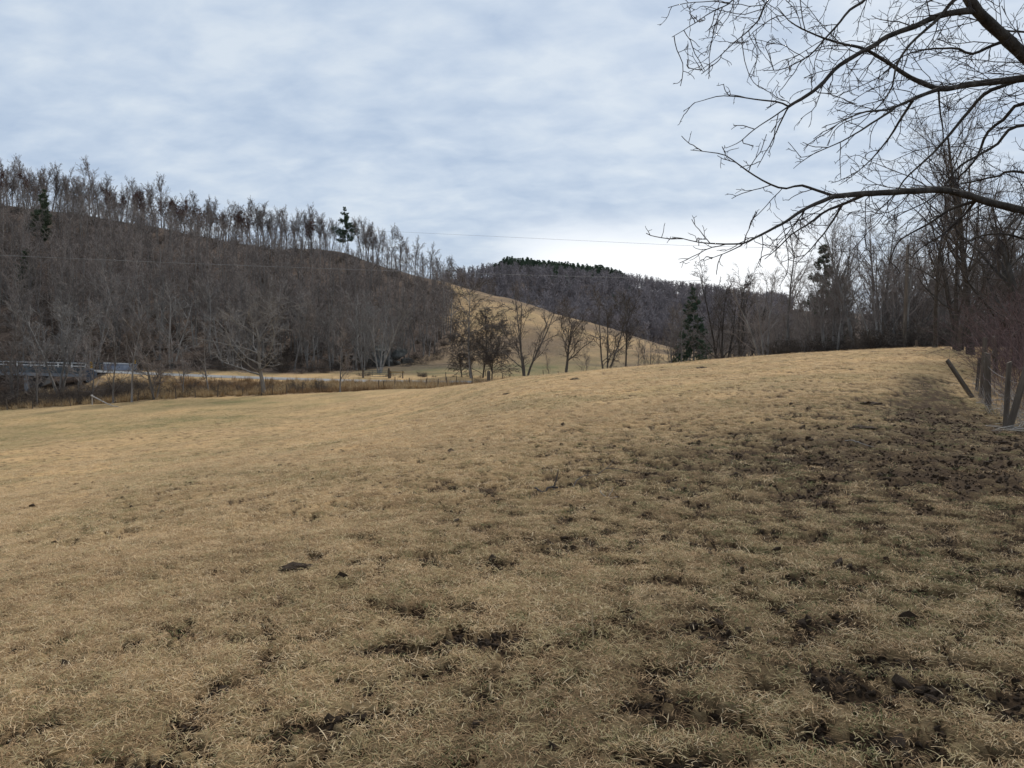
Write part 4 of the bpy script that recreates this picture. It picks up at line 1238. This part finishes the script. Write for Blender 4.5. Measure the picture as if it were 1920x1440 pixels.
bx1 = pix(162, 690, 109)[0]; bx0 = pix(-150, 690, 109)[0]
deck_z = lambda x: float(road_z(x))
zl, zr = deck_z(bx0), deck_z(bx1)
tilt_b = math.atan2(zl - zr, bx1 - bx0)
ang_b = math.atan2(road_y(bx1) - road_y(bx0), bx1 - bx0)
br = empty('road_bridge', (bx1, float(road_y(bx1)), zr))
br.rotation_euler = (0, tilt_b, ang_b)
tag(br, 'concrete road bridge with white double railing at the left edge', 'bridge')
LB = (bx1 - bx0) / math.cos(tilt_b)
hw = ROAD_HW + 0.35
box('deck', (-LB / 2, 0, -0.35), (LB, 2 * hw - 0.3, 0.5), M['concrete'], br, 0.02)
box('edge_beam', (-LB / 2, -hw + 0.05, -0.55), (LB, 0.42, 0.45), M['concrete'], br, 0.03)
box('kerb_wall', (-LB / 2, -hw, 0.13), (LB, 0.30, 0.88), M['girder'], br, 0.03)
for zz_, hh in ((1.22, 0.13), (0.80, 0.12)):
    box('rail', (-LB / 2, -hw - 0.02, zz_), (LB, 0.12, hh), M['rail'], br, 0.02)
for k in range(int(LB / 2.1) + 1):
    box('rail_post', (-0.15 - k * 2.1, -hw + 0.06, 0.88), (0.14, 0.10, 0.60), M['rail'], br, 0.01)
LF = 3.8
box('parapet', (LF / 2 - 0.4, hw, 0.45), (LF + 0.8, 0.28, 0.95), M['parapet'], br, 0.03)
box('rail', (LF / 2 - 0.4, hw, 1.02), (LF + 0.8, 0.34, 0.16), M['rail'], br, 0.02)
for zz_ in (1.02, 0.62):
    box('rail', (-LB / 2 - 0.85, hw, zz_), (LB, 0.10, 0.08), M['girder'], br, 0.02)
for k in range(int(LB / 2.4)):
    box('rail_post', (-1.4 - k * 2.4, hw, 0.45), (0.12, 0.14, 1.1), M['girder'], br, 0.01)
box('end_block', (LF + 0.3, hw, 0.40), (0.6, 0.5, 1.25), M['wing'], br, 0.04)
# sloping end wing on the near side
wv = [(0.02, -0.17, -1.5), (1.5, -0.17, -1.5), (1.5, -0.17, 0.02), (0.02, -0.17, 0.98)]
wv = [(x, y - hw, z) for x, y, z in wv] + [(x, -y - hw, z) for x, y, z in wv]
me = bpy.data.meshes.new('wing_wall')
me.from_pydata(wv, [], [(0, 1, 2, 3), (7, 6, 5, 4), (0, 4, 5, 1), (1, 5, 6, 2), (2, 6, 7, 3), (3, 7, 4, 0)])
me.materials.append(M['wing'])
obj('wing_wall', me, br)
box('pier', (-9.5, 0, -2.6), (0.7, 2 * hw - 0.6, 4.0), M['concrete'], br, 0.05)
box('abutment', (0.6, 0, -1.95), (1.0, 2 * hw - 0.5, 2.7), M['concrete'], br, 0.05)


def marker(px, d, ytop, label):
    b0 = gpt(px, d)
    top = pix(px, ytop, d)
    h = top[2] - b0[2]
    e_ = empty('hazard_marker', b0)
    tag(e_, label, 'road sign', 'yellow hazard markers at the bridge')
    t = Tubes(); t.add(np.array([[0, 0.03, -0.3], [0, 0.03, h]]), np.array([0.03, 0.03]), 6)
    obj('post', t.mesh('post', M['wire']), e_)
    pn = box('panel', (0, -0.01, h - 0.42), (0.36, 0.02, 0.90), M['yellow'], e_, 0.004)
    for s in (-0.22, 0.08, 0.34):
        w2 = 0.17
        v = [(-w2, -0.0135, s - 0.17), (w2, -0.0135, s + 0.0), (w2, -0.0135, s + 0.09), (-w2, -0.0135, s - 0.08)]
        v = v + [(x, -0.0085, z) for x, y, z in v]
        m2 = bpy.data.meshes.new('stripe')
        m2.from_pydata(v, [], [(0, 1, 2, 3), (7, 6, 5, 4), (0, 4, 5, 1), (1, 5, 6, 2), (2, 6, 7, 3), (3, 7, 4, 0)])
        m2.materials.append(M['black'])
        obj('stripe', m2, pn)
    return e_


marker(172, 107.5, 679, 'yellow and black hazard marker at the near end of the bridge railing')
marker(253, 115.8, 675.5, 'yellow and black hazard marker at the end of the far bridge parapet')

# ------------------------------------------------------------------ field edge: posts, gate, rocks, brush
far_posts = [(14, 84.5), (61, 84.8), (132, 86), (173, 86.5), (217, 87), (258, 88), (330, 88.5), (366, 89), (408, 89.5), (455, 90), (490, 90), (511, 90.5), (538, 91), (567, 91.5),
             (600, 92), (710, 95), (719, 96), (740, 97), (768, 97), (797, 98), (821, 99), (838, 99.5), (856, 99.5), (885, 100), (943, 101)]
PM = [post_mesh(440 + k, 1.25, 0.055, 0.02, 6) for k in range(4)]
prng = np.random.default_rng(5)
for k, (p, d) in enumerate(far_posts):
    o = obj('fence_post', PM[k % 4])
    o.location = gpt(p, d, 0.05)
    o.rotation_euler = (prng.normal(0, 0.06), prng.normal(0, 0.08), k)
    o.scale = (1, 1, prng.uniform(0.85, 1.25))
    side = p < 640
    tag(o, 'thin grey fence post along the far left edge of the pasture' if side else 'thin grey fence post along the roadside below the gate', 'fence post',
        'fence posts along the left field edge' if side else 'fence posts along the road')
o = obj('fence_post', post_mesh(460, 2.0, 0.24, 0.0, 8)); o.location = gpt(916, 99, 0.1)
tag(o, 'short thick gate post standing alone at the road bend', 'fence post')
for k, (p, d) in enumerate(((1019, 124), (1047, 120), (1102, 121), (911, 122), (880, 124), (836, 112.6), (1120, 122))):
    o = obj('fence_post', PM[k % 4]); o.location = gpt(p, d, 0.05); o.rotation_euler = (0, prng.normal(0, 0.05), k)
    tag(o, 'small fence post beyond the road at the foot of the grassy hill', 'fence post', 'fence posts at the foot of the grassy hill')

gp = gpt(684, 115.5); gq = gpt(727, 115.5)
gate = empty('farm_gate', gp)
tag(gate, 'dark metal farm gate between wooden posts beyond the road', 'gate')
gl = gq[0] - gp[0]
for zb in (0.25, 0.55, 0.85, 1.15):
    t = Tubes(); t.add(np.array([[0, 0, zb], [gl, 0, zb + gq[2] - gp[2]]]), np.array([0.035, 0.035]), 6)
    obj('bar', t.mesh('bar', M['gate']), gate)
for f in (0, 0.33, 0.66, 1):
    t = Tubes(); t.add(np.array([[gl * f, 0.02, 0.2], [gl * f, 0.02, 1.2]]), np.array([0.03, 0.03]), 6)
    obj('upright', t.mesh('upright', M['gate']), gate)
for xx in (-0.25, gl + 0.2):
    o = obj('gate_post', post_mesh(470, 1.5, 0.13, 0, 8), gate, (xx, 0, 0))
gp = gpt(732, 115.8); gl2 = gpt(755, 115.8)[0] - gp[0]
fr = empty('plank_fence', gp)
tag(fr, 'tan wooden rail between two posts right of the farm gate', 'fence')
box('plank', (gl2 / 2, 0, 0.95), (gl2 + 0.5, 0.06, 0.16), M['tan_wood'], fr, 0.01)
for xx in (0, gl2):
    obj('plank_post', post_mesh(472, 1.15, 0.10, 0, 8), fr, (xx, 0.12, 0))


def rock_mesh(seed, n=2, amp=0.3):
    import bmesh
    rng = np.random.default_rng(seed)
    bm = bmesh.new(); bmesh.ops.create_icosphere(bm, subdivisions=3, radius=1.0)
    v = np.array([q.co[:] for q in bm.verts])
    # cut flat faces off the ball, then roughen
    for k in range(9):
        nrm = unit(rng.normal(0, 1, 3)); c = rng.uniform(0.55, 0.9)
        dd = v @ nrm
        v = v - np.maximum(dd - c, 0)[:, None] * nrm
    v *= 1 + rng.normal(0, 0.025, (len(v), 1))
    for q, c in zip(bm.verts, v): q.co = c
    me = bpy.data.meshes.new('rock'); bm.to_mesh(me); bm.free()
    return me


ROCK = [rock_mesh(480 + k) for k in range(5)]
for m_ in ROCK: m_.materials.append(M['rock'])
for k, (p, d, s, up, lab) in enumerate((
        (706, 151, (1.9, 1.6, 2.3), 0.8, 'tall rounded grey boulder at the left of the rock outcrop below the wood'),
        (722, 153, (2.6, 1.8, 1.7), 0.3, 'broad grey boulder in the middle of the rock outcrop'),
        (737, 152, (1.6, 1.5, 1.3), 0.2, 'small grey boulder at the front of the rock outcrop'),
        (748, 156, (3.2, 2.0, 1.3), 1.6, 'flat slab of rock jutting from the right of the outcrop'),
        (762, 154, (1.8, 1.4, 1.0), 0.1, 'low grey boulder at the right end of the rock outcrop'),
        (713, 157, (2.8, 2.0, 2.6), 1.8, 'dark boulder at the back of the rock outcrop'),
        (690, 152, (1.2, 1.1, 0.9), 0.2, 'small dark boulder left of the rock outcrop'))):
    o = obj('boulder', ROCK[k % 5]); o.location = gpt(p, d, -up); o.scale = s; o.rotation_euler = (0.2 * k, 0.1, k * 1.7)
    tag(o, lab, 'boulder', 'grey rock outcrop')

HEDGE = [tree_meshes('shrub', 500 + k, 2.2, 'cane_dark', 'cane_dark', 1.2, 0.009) for k in range(4)]
hr = np.random.default_rng(17)
for k in range(150):
    p = hr.uniform(-60, 430) if k < 125 else hr.uniform(430, 640)
    d = np.interp(p, [0, 320, 640], [86, 90, 93]) + hr.uniform(0.3, 10) * (1 if k < 125 else 0.6)
    s = hr.uniform(0.6, 1.15) * (1.45 if p < 270 else 0.85)
    hz = 'left of the large pale forking tree' if p < 112 else ('between the pale forking tree and the near bridge marker' if p < 172 else 'right of the near bridge marker')
    place(HEDGE[hr.integers(4)], 'bramble', gpt(p, d, 0.05), hr.random() * 6, s,
          ('dark leafless bramble in the hedge ' + hz) if p < 260 else 'dark leafless bramble on the bank below the road', 'bramble',
          ('hedge brambles ' + hz) if p < 260 else 'brambles on the road bank')
for k in range(26):
    p = hr.uniform(660, 930); d = hr.uniform(100, 104) if hr.random() < 0.35 else hr.uniform(117, 121)
    place(HEDGE[hr.integers(4)], 'bramble', gpt(p, d, 0.05), hr.random() * 6, hr.uniform(0.3, 0.6), 'low brown bramble on the verge beside the road bend', 'bramble', 'brambles on the road verge')
for k, (p, d, s) in enumerate(((770, 150, 1.3), (790, 152, 1.5), (805, 156, 1.2), (780, 158, 1.6), (822, 158, 1.1), (675, 146, 1.2), (655, 142, 1.3), (760, 147, 0.9))):
    place(HEDGE[k % 4], 'bramble', gpt(p, d, 0.05), k, s, 'dark bush at the foot of the wood beside the rock outcrop', 'bush', 'bushes beside the outcrop')

# ------------------------------------------------------------------ fallen wood
def stick(name, chains, mat, label, cat='branch', group=None):
    t = Tubes()
    for P, r0, r1 in chains:
        q, L = resample(P, 14)
        q = q + hr.normal(0, 0.004, q.shape)
        t.add(q, np.linspace(r0, r1, 14), 6)
    return tag(obj(name, t.mesh(name, mat)), label, cat, group)


def gp3(px, d, up=0.0):
    a = gpt(px, d); a[2] += up
    return a


fallen = [[gp3(172, 85.5, 1.1), gp3(185, 84.5, 0.75), gp3(200, 83.5, 0.35), gp3(214, 82.5, 0.08), gp3(222, 82.3, 0.05)], 0.09, 0.03]
stick('fallen_branch', [fallen, [[gp3(205, 83.2, 0.25), gp3(213, 83, 0.5), gp3(219, 83, 0.75)], 0.03, 0.012], [[gp3(210, 82.8, 0.12), gp3(222, 81, 0.06), gp3(230, 80.5, 0.05)], 0.03, 0.012], [[gp3(173, 85.6, 0), gp3(173.5, 85.6, 1.2)], 0.07, 0.05]], M['deadwood'], 'bleached fallen branch leaning on a post at the left field edge')
d1 = 8.6
stick('fallen_branch', [[[gp3(1003, 8.35, 0.03), gp3(1018, 8.3, 0.02), gp3(1030, 8.3, 0.025), gp3(1046, 8.35, 0.02)], 0.010, 0.012],
                        [[gp3(1036, 8.35, 0.02), gp3(1040, 8.37, 0.11), gp3(1047, 8.4, 0.215)], 0.011, 0.005],
                        [[gp3(1036, 8.35, 0.02), gp3(1043, 8.2, 0.03), gp3(1049, 8.1, 0.02)], 0.008, 0.004]], M['stick'], 'dark broken stick with one upright prong lying in the middle of the pasture')
stick('fallen_branch', [[[gp3(1070, 8.5, 0.02), gp3(1090, 8.8, 0.04), gp3(1115, 9.1, 0.06), gp3(1136, 9.3, 0.08), gp3(1152, 9.5, 0.19)], 0.007, 0.003],
                        [[gp3(1100, 8.95, 0.05), gp3(1103, 8.95, 0.10)], 0.006, 0.003],
                        [[gp3(1136, 9.3, 0.08), gp3(1150, 9.2, 0.05), gp3(1172, 9.1, 0.04), gp3(1182, 9.1, 0.02)], 0.005, 0.002],
                        [[gp3(1132, 9.28, 0.08), gp3(1130, 9.35, 0.13), gp3(1138, 9.4, 0.18)], 0.003, 0.002]], M['stick'], 'thin forked twig lying right of the broken stick in the pasture')
stick('fallen_branch', [[[gp3(1585, 11.6, 0.04), gp3(1600, 11.3, 0.03), gp3(1622, 11.1, 0.05), gp3(1638, 11.0, 0.03)], 0.008, 0.004]], M['deadwood'], 'pale thin stick lying on the muddy ground under the tree')
stick('fallen_branch', [[[gp3(1125, 8.0, 0.02), gp3(1140, 7.95, 0.03), gp3(1158, 8.0, 0.02)], 0.006, 0.004], [[gp3(1140, 7.95, 0.03), gp3(1150, 8.1, 0.05)], 0.004, 0.002]], M['deadwood'], 'short grey twig below the thin forked twig in the pasture')
stick('straw_stalk', [[[gp3(1095, 4.05, 0.08), gp3(1110, 4.0, 0.115)], 0.004, 0.004], [[gp3(1110, 4.0, 0.115), gp3(1111.5, 3.98, 0.06), gp3(1113, 3.95, 0.01)], 0.005, 0.004]], M['straw'], 'bent pale straw stalk standing in the near mud', 'stalk')
stick('straw_stalk', [[[gp3(916, 3.35, 0.03), gp3(926, 3.28, 0.025), gp3(935, 3.2, 0.02)], 0.005, 0.004]], M['straw'], 'short pale straw stalk lying at the bottom middle of the picture', 'stalk')


def chip(px, d, label, name='wood_chip', s=0.034):
    rng = np.random.default_rng(int(px))
    v = np.array([(-1, -0.15, 0.10), (-0.35, -0.42, 0.38), (0.6, -0.22, 0.30), (1.05, 0.05, 0.12), (0.4, 0.34, 0.42), (-0.5, 0.30, 0.22)]) * s
    w = v * np.array([0.8, 0.8, 1]) - np.array([0, 0, 0.34 * s])
    n_ = 6
    f = [tuple(range(6)), tuple(range(11, 5, -1))] + [(i, (i + 1) % 6 + 0, (i + 1) % 6 + 6, i + 6)[::-1] for i in range(6)]
    me = bpy.data.meshes.new(name); me.from_pydata(np.vstack([v, w]).tolist(), [], f); me.materials.append(M['tan_wood'])
    o = obj(name, me); o.location = gpt(px, d, -0.02); o.rotation_euler = (0.1, -0.1, 0.4)
    return tag(o, label, 'wood chip')


chip(108, 2.88, 'pale chip of bark lying in the grass at the bottom left')
chip(72, 3.95, 'small pale chip in the grass on the left', s=0.02)

# ------------------------------------------------------------------ mud clods
def clod_mesh(seed):
    import bmesh
    rng = np.random.default_rng(seed)
    bm = bmesh.new(); bmesh.ops.create_icosphere(bm, subdivisions=3, radius=1.0)
    for q in bm.verts:
        c = q.co
        k = 1 + 0.35 * (math.sin(c.x * 4.1 + seed) * math.cos(c.y * 5.3 - seed) + 0.5 * math.sin(c.z * 9 + c.x * 8)) + rng.normal(0, 0.09)
        q.co = c * max(k, 0.35)
    me = bpy.data.meshes.new('mud_clod'); bm.to_mesh(me); bm.free()
    me.materials.append(M['mud'])
    return me


CLOD = [clod_mesh(k) for k in range(6)]
cr_ = np.random.default_rng(29)
nclod = 0
tries = 0
while nclod < 240 and tries < 60000:
    tries += 1
    d = 2.6 + 11 * cr_.random() ** 1.3
    p = cr_.uniform(-40, 1960)
    x = (p - 960) / F * d
    mm, hv = mud_shade_mask(np.array([x]), np.array([d]))
    if mm[0] < 0.55: continue
    o = obj('mud_clod', CLOD[cr_.integers(6)])
    s = cr_.uniform(0.012, 0.034) * (1 + 0.5 * cr_.random() ** 4)
    o.scale = (s * cr_.uniform(0.9, 1.7), s, s * cr_.uniform(0.45, 0.8))
    o.location = (x, d, gz(x, d) + s * 0.15)
    o.rotation_euler = (cr_.normal(0, 0.2), cr_.normal(0, 0.2), cr_.random() * 6.3)
    lr = 'on the left' if p < 700 else ('in the middle' if p < 1250 else 'on the right')
    where = ('close to the camera ' if d < 4 else ('in the trampled foreground ' if d < 7 else 'beyond the trampled foreground ')) + lr
    tag(o, 'dark mud clod ' + where, 'mud clod', 'mud clods ' + where)
    nclod += 1
for k, (p, d, s, lab) in enumerate(((557, 5.75, 0.10, 'dark lone cow pat in the grass left of centre'), (1088, 10.6, 0.13, 'dark cow pat alone on the bare grass slope'), (1633, 17.5, 0.22, 'dark cow pat up the slope below the utility pole'),
                                  (1614, 13.2, 0.18, 'dark cow pat beside the pale thin stick'), (1316, 40, 0.22, 'small dark cow pat high on the pale pasture'), (1079, 41, 0.24, 'small dark cow pat on the left shoulder of the pasture'), (953, 36, 0.2, 'small dark cow pat on the pasture above the valley'))):
    o = obj('cow_pat', CLOD[k % 6]); o.scale = (s * 1.2, s, s * 0.28); o.location = gpt(p, d, -0.01); o.rotation_euler = (0, 0, k)
    tag(o, lab, 'cow pat', 'cow pats')

def crumb_mesh(seed):
    import bmesh
    rng = np.random.default_rng(seed)
    bm = bmesh.new(); bmesh.ops.create_icosphere(bm, subdivisions=1, radius=1.0)
    for v_ in bm.verts: v_.co = v_.co * rng.uniform(0.55, 1.25)
    me = bpy.data.meshes.new('soil_crumb'); bm.to_mesh(me); bm.free()
    me.materials.append(M['mud'])
    return me


cn = 260000
cd_ = 2.3 + 15 * cr_.random(cn) ** 1.5
cx_ = cr_.uniform(-0.8, 0.85, cn) * cd_
cm_, ch_ = mud_shade_mask(cx_, cd_)
ck = (cm_ > 0.5) & (cr_.random(cn) < 0.6)
cx_, cd_ = cx_[ck][:30000], cd_[ck][:30000]
nc_ = len(cx_)
cs_ = np.exp(cr_.normal(math.log(0.0085), 0.5, nc_)) * (1 + 0.05 * cd_)
scatter('soil_crumbs', [crumb_mesh(k) for k in range(4)], np.stack([cx_, cd_, ground_z(cx_, cd_) + cs_ * 0.2], -1), cr_.random((nc_, 3)) * 6.28,
        np.stack([cs_ * 1.2, cs_, cs_ * 0.8], -1), cr_.integers(0, 4, nc_), 'crumbs of dark trodden soil in the bare patches of the pasture', 'soil')

# ------------------------------------------------------------------ grass
def grass_mat(name, cols, rough=0.85):
    m, n, l, b = mat_new(name, rough, 0.15)
    at = n.new('ShaderNodeAttribute'); at.attribute_name = 'tint'
    oi = n.new('ShaderNodeObjectInfo')
    ad = n.new('ShaderNodeMath'); ad.operation = 'ADD'
    ml = n.new('ShaderNodeMath'); ml.operation = 'MULTIPLY'; ml.inputs[1].default_value = 0.45
    l.new(oi.outputs['Random'], ml.inputs[0]); l.new(at.outputs['Fac'], ad.inputs[0]); l.new(ml.outputs[0], ad.inputs[1])
    rp = ramp_node(n, cols); l.new(ad.outputs[0], rp.inputs[0])
    l.new(rp.outputs[0], b.inputs['Base Color'])
    tr = n.new('ShaderNodeBsdfTranslucent'); l.new(rp.outputs[0], tr.inputs['Color'])
    mx = n.new('ShaderNodeMixShader'); mx.inputs[0].default_value = 0.2
    l.new(b.outputs[0], mx.inputs[1]); l.new(tr.outputs[0], mx.inputs[2]); l.new(mx.outputs[0], n['Material Output'].inputs['Surface'])
    return m


G_straw = grass_mat('dry_grass', [(0.0, (0.21, 0.131, 0.064)), (0.35, (0.455, 0.300, 0.156)), (0.75, (0.62, 0.435, 0.242)), (1.0, (0.75, 0.59, 0.375))])
G_green = grass_mat('green_grass', [(0.0, (0.045, 0.055, 0.018)), (0.6, (0.12, 0.135, 0.05)), (1.3, (0.26, 0.25, 0.11))])
G_brown = grass_mat('brown_grass', [(0.0, (0.075, 0.044, 0.022)), (0.6, (0.21, 0.128, 0.064)), (1.0, (0.36, 0.235, 0.125))])
G_olive = grass_mat('olive_grass', [(0.0, (0.14, 0.105, 0.045)), (0.6, (0.33, 0.25, 0.12)), (1.3, (0.50, 0.40, 0.22))])
G_tall = grass_mat('tall_dead_grass', [(0.0, (0.16, 0.10, 0.05)), (0.6, (0.36, 0.245, 0.125)), (1.3, (0.55, 0.42, 0.25))])


def tuft(seed, nb, length, width, mat, spread, lie=0.9, seg=3):
    rng = np.random.default_rng(seed)
    lie = lie + (0.25 if length < 0.1 else 0.0)
    az_ = rng.random(nb) * 6.283
    el = np.clip(rng.normal(lie, 0.38, nb), 0.05, 1.5)         # lean away from upright
    L = length * rng.uniform(0.45, 1.3, nb)
    base = rng.normal(0, spread, (nb, 2))
    d = np.stack([np.sin(el) * np.cos(az_), np.sin(el) * np.sin(az_), np.cos(el)], -1)
    p = np.zeros((nb, seg + 1, 3)); p[:, 0, :2] = base; p[:, 0, 2] = -0.006
    for k in range(seg):
        d = unit(d + np.array([0, 0, -0.11]) + rng.normal(0, 0.09, (nb, 3)))
        p[:, k + 1] = p[:, k] + d * (L / seg)[:, None]
        p[:, k + 1, 2] = np.maximum(p[:, k + 1, 2], 0.004 + 0.006 * rng.random(nb))
    sd = np.stack([-np.sin(az_), np.cos(az_), np.zeros(nb)], -1) * (width * rng.uniform(0.6, 1.3, nb))[:, None] * 0.5
    wd = np.array([1.0, 0.9, 0.65, 0.12])[:seg + 1]
    a = p - sd[:, None, :] * wd[None, :, None]; c = p + sd[:, None, :] * wd[None, :, None]
    v = np.stack([a, c], 2).reshape(-1, 3)
    i0 = np.arange(nb)[:, None] * 2 * (seg + 1) + np.arange(seg)[None, :] * 2
    f = np.stack([i0, i0 + 1, i0 + 3, i0 + 2], -1).reshape(-1, 4)
    me = mesh_np('grass_tuft', v, f, mat)
    at = me.attributes.new('tint', 'FLOAT', 'POINT')
    tn = np.clip(rng.normal(0.42, 0.24, nb), 0, 1)
    at.data.foreach_set('value', np.repeat(tn, 2 * (seg + 1)).astype(np.float32))
    return me


gr = np.random.default_rng(77)
TUF = [tuft(1, 36, 0.036, 0.0025, G_straw, 0.045), tuft(2, 36, 0.042, 0.0025, G_straw, 0.05, 1.15), tuft(3, 30, 0.036, 0.0025, G_straw, 0.045, 0.8), tuft(4, 30, 0.040, 0.0025, G_green, 0.04, 0.7), tuft(5, 34, 0.045, 0.0025, G_brown, 0.05, 1.15), tuft(6, 10, 0.085, 0.003, G_straw, 0.06, 1.2), tuft(7, 34, 0.042, 0.003, G_olive, 0.045, 0.9)]


def spread_grass(name, npts, d0, d1, power, size, label, t_lim=0.82, mudcut=1.0):
    # even per ground area, thinning outward by power
    u = gr.random(npts)
    d = (d0 ** power + (d1 ** power - d0 ** power) * u) ** (1 / power)
    x = gr.uniform(-t_lim, t_lim, npts) * (d + 0.4)
    m, hv = mud_shade_mask(x, d)
    lit = litter_mask(x, d)
    k = (gr.random(npts) > np.clip(1.5 * m * mudcut + 0.20 * wear_shade_mask(x, d) + 0.42 * hv * sstep(4.5, 12, d), 0, 0.985)) & (d < fence_y(x) - 0.5)
    x, d, hv, lit, m = x[k], d[k], hv[k], lit[k], m[k]
    g = green_mask(x, d)
    w = wear_shade_mask(x, d)
    u1, u2, u3 = gr.random(len(x)), gr.random(len(x)), gr.random(len(x))
    idx = gr.choice([0, 1, 2, 5], len(x), p=[0.36, 0.32, 0.28, 0.04])
    idx = np.where(u1 < 0.16 + 0.45 * w, 6, idx)
    idx = np.where(u2 < g * 0.55 + 0.25 * hv * sstep(6, 10, d), 3, idx)
    idx = np.where(u3 < 0.05 + 0.42 * w + 0.35 * m + 0.3 * lit, 4, idx)
    z = ground_z(x, d)
    n_ = len(x)
    s = size * gr.uniform(0.7, 1.35, n_) * (1 + (d - d0) * 0.0)
    scl = np.stack([s, s, s * gr.uniform(0.25, 0.65, n_)], -1)
    rot = np.stack([gr.normal(0, 0.12, n_), gr.normal(0, 0.12, n_), gr.random(n_) * 6.283], -1)
    return scatter(name, TUF, np.stack([x, d, z], -1), rot, scl, idx, label, 'grass')


spread_grass('near_grass', 34000, 2.0, 7.5, 2.0, 1.0, 'short dry trampled grass close to the camera')
spread_grass('middle_grass', 40000, 7.5, 20, 1.7, 1.35, 'short dry grass over the middle of the pasture')
spread_grass('distant_grass', 42000, 20, 75, 1.6, 2.6, 'short dry grass far out over the pasture', 0.85)

# tall dead grass on the bank and along the fences
TALL = [tuft(11, 40, 0.8, 0.03, G_tall, 0.16, 0.35), tuft(12, 40, 0.7, 0.03, G_tall, 0.2, 0.55), tuft(13, 36, 0.6, 0.028, G_brown, 0.2, 0.6)]
tx = []
while len(tx) < 2600:
    p = gr.uniform(-80, 960); d = gr.uniform(84, 107)
    x = (p - 960) / F * d
    if d < fence_y(x) + 0.4: continue
    if p < 180 and gr.random() < 0.55: continue
    if d > 104 and gr.random() < 0.6: continue
    tx.append((x, d))
tx = np.array(tx)
idx = np.where(fbm(tx[:, 0] * 0.12, tx[:, 1] * 0.12, 91, 2) > 0.42, gr.integers(0, 2, len(tx)), 2)
scatter('tall_dead_grass', TALL, np.column_stack([tx, ground_z(tx[:, 0], tx[:, 1])]), np.column_stack([np.zeros((len(tx), 2)), gr.random(len(tx)) * 6.28]),
        np.repeat(gr.uniform(0.5, 1.25, (len(tx), 1)), 3, 1), idx, 'tall tan dead grass on the bank below the road', 'grass')
TALL2 = [tuft(21, 36, 0.30, 0.006, G_tall, 0.10, 0.8), tuft(22, 36, 0.25, 0.006, G_brown, 0.12, 1.0), tuft(23, 30, 0.35, 0.006, G_straw, 0.1, 0.9)]
sx = []
while len(sx) < 1500:
    d = gr.uniform(9, 40); x = np.interp(d, [6, 10, 14, 20, 30, 45], [7.0, 8.8, 10.3, 13.0, 18.5, 27.5]) + gr.exponential(1.6)
    if litter_mask(np.array([x]), np.array([d]))[0] > 0.2: sx.append((x, d))
sx = np.array(sx)
scatter('fence_row_grass', TALL2, np.column_stack([sx, ground_z(sx[:, 0], sx[:, 1])]), np.column_stack([np.zeros((len(sx), 2)), gr.random(len(sx)) * 6.28]),
        np.repeat(gr.uniform(0.6, 1.4, (len(sx), 1)), 3, 1), gr.integers(0, 3, len(sx)), 'long dead grass around the posts of the right fence', 'grass')
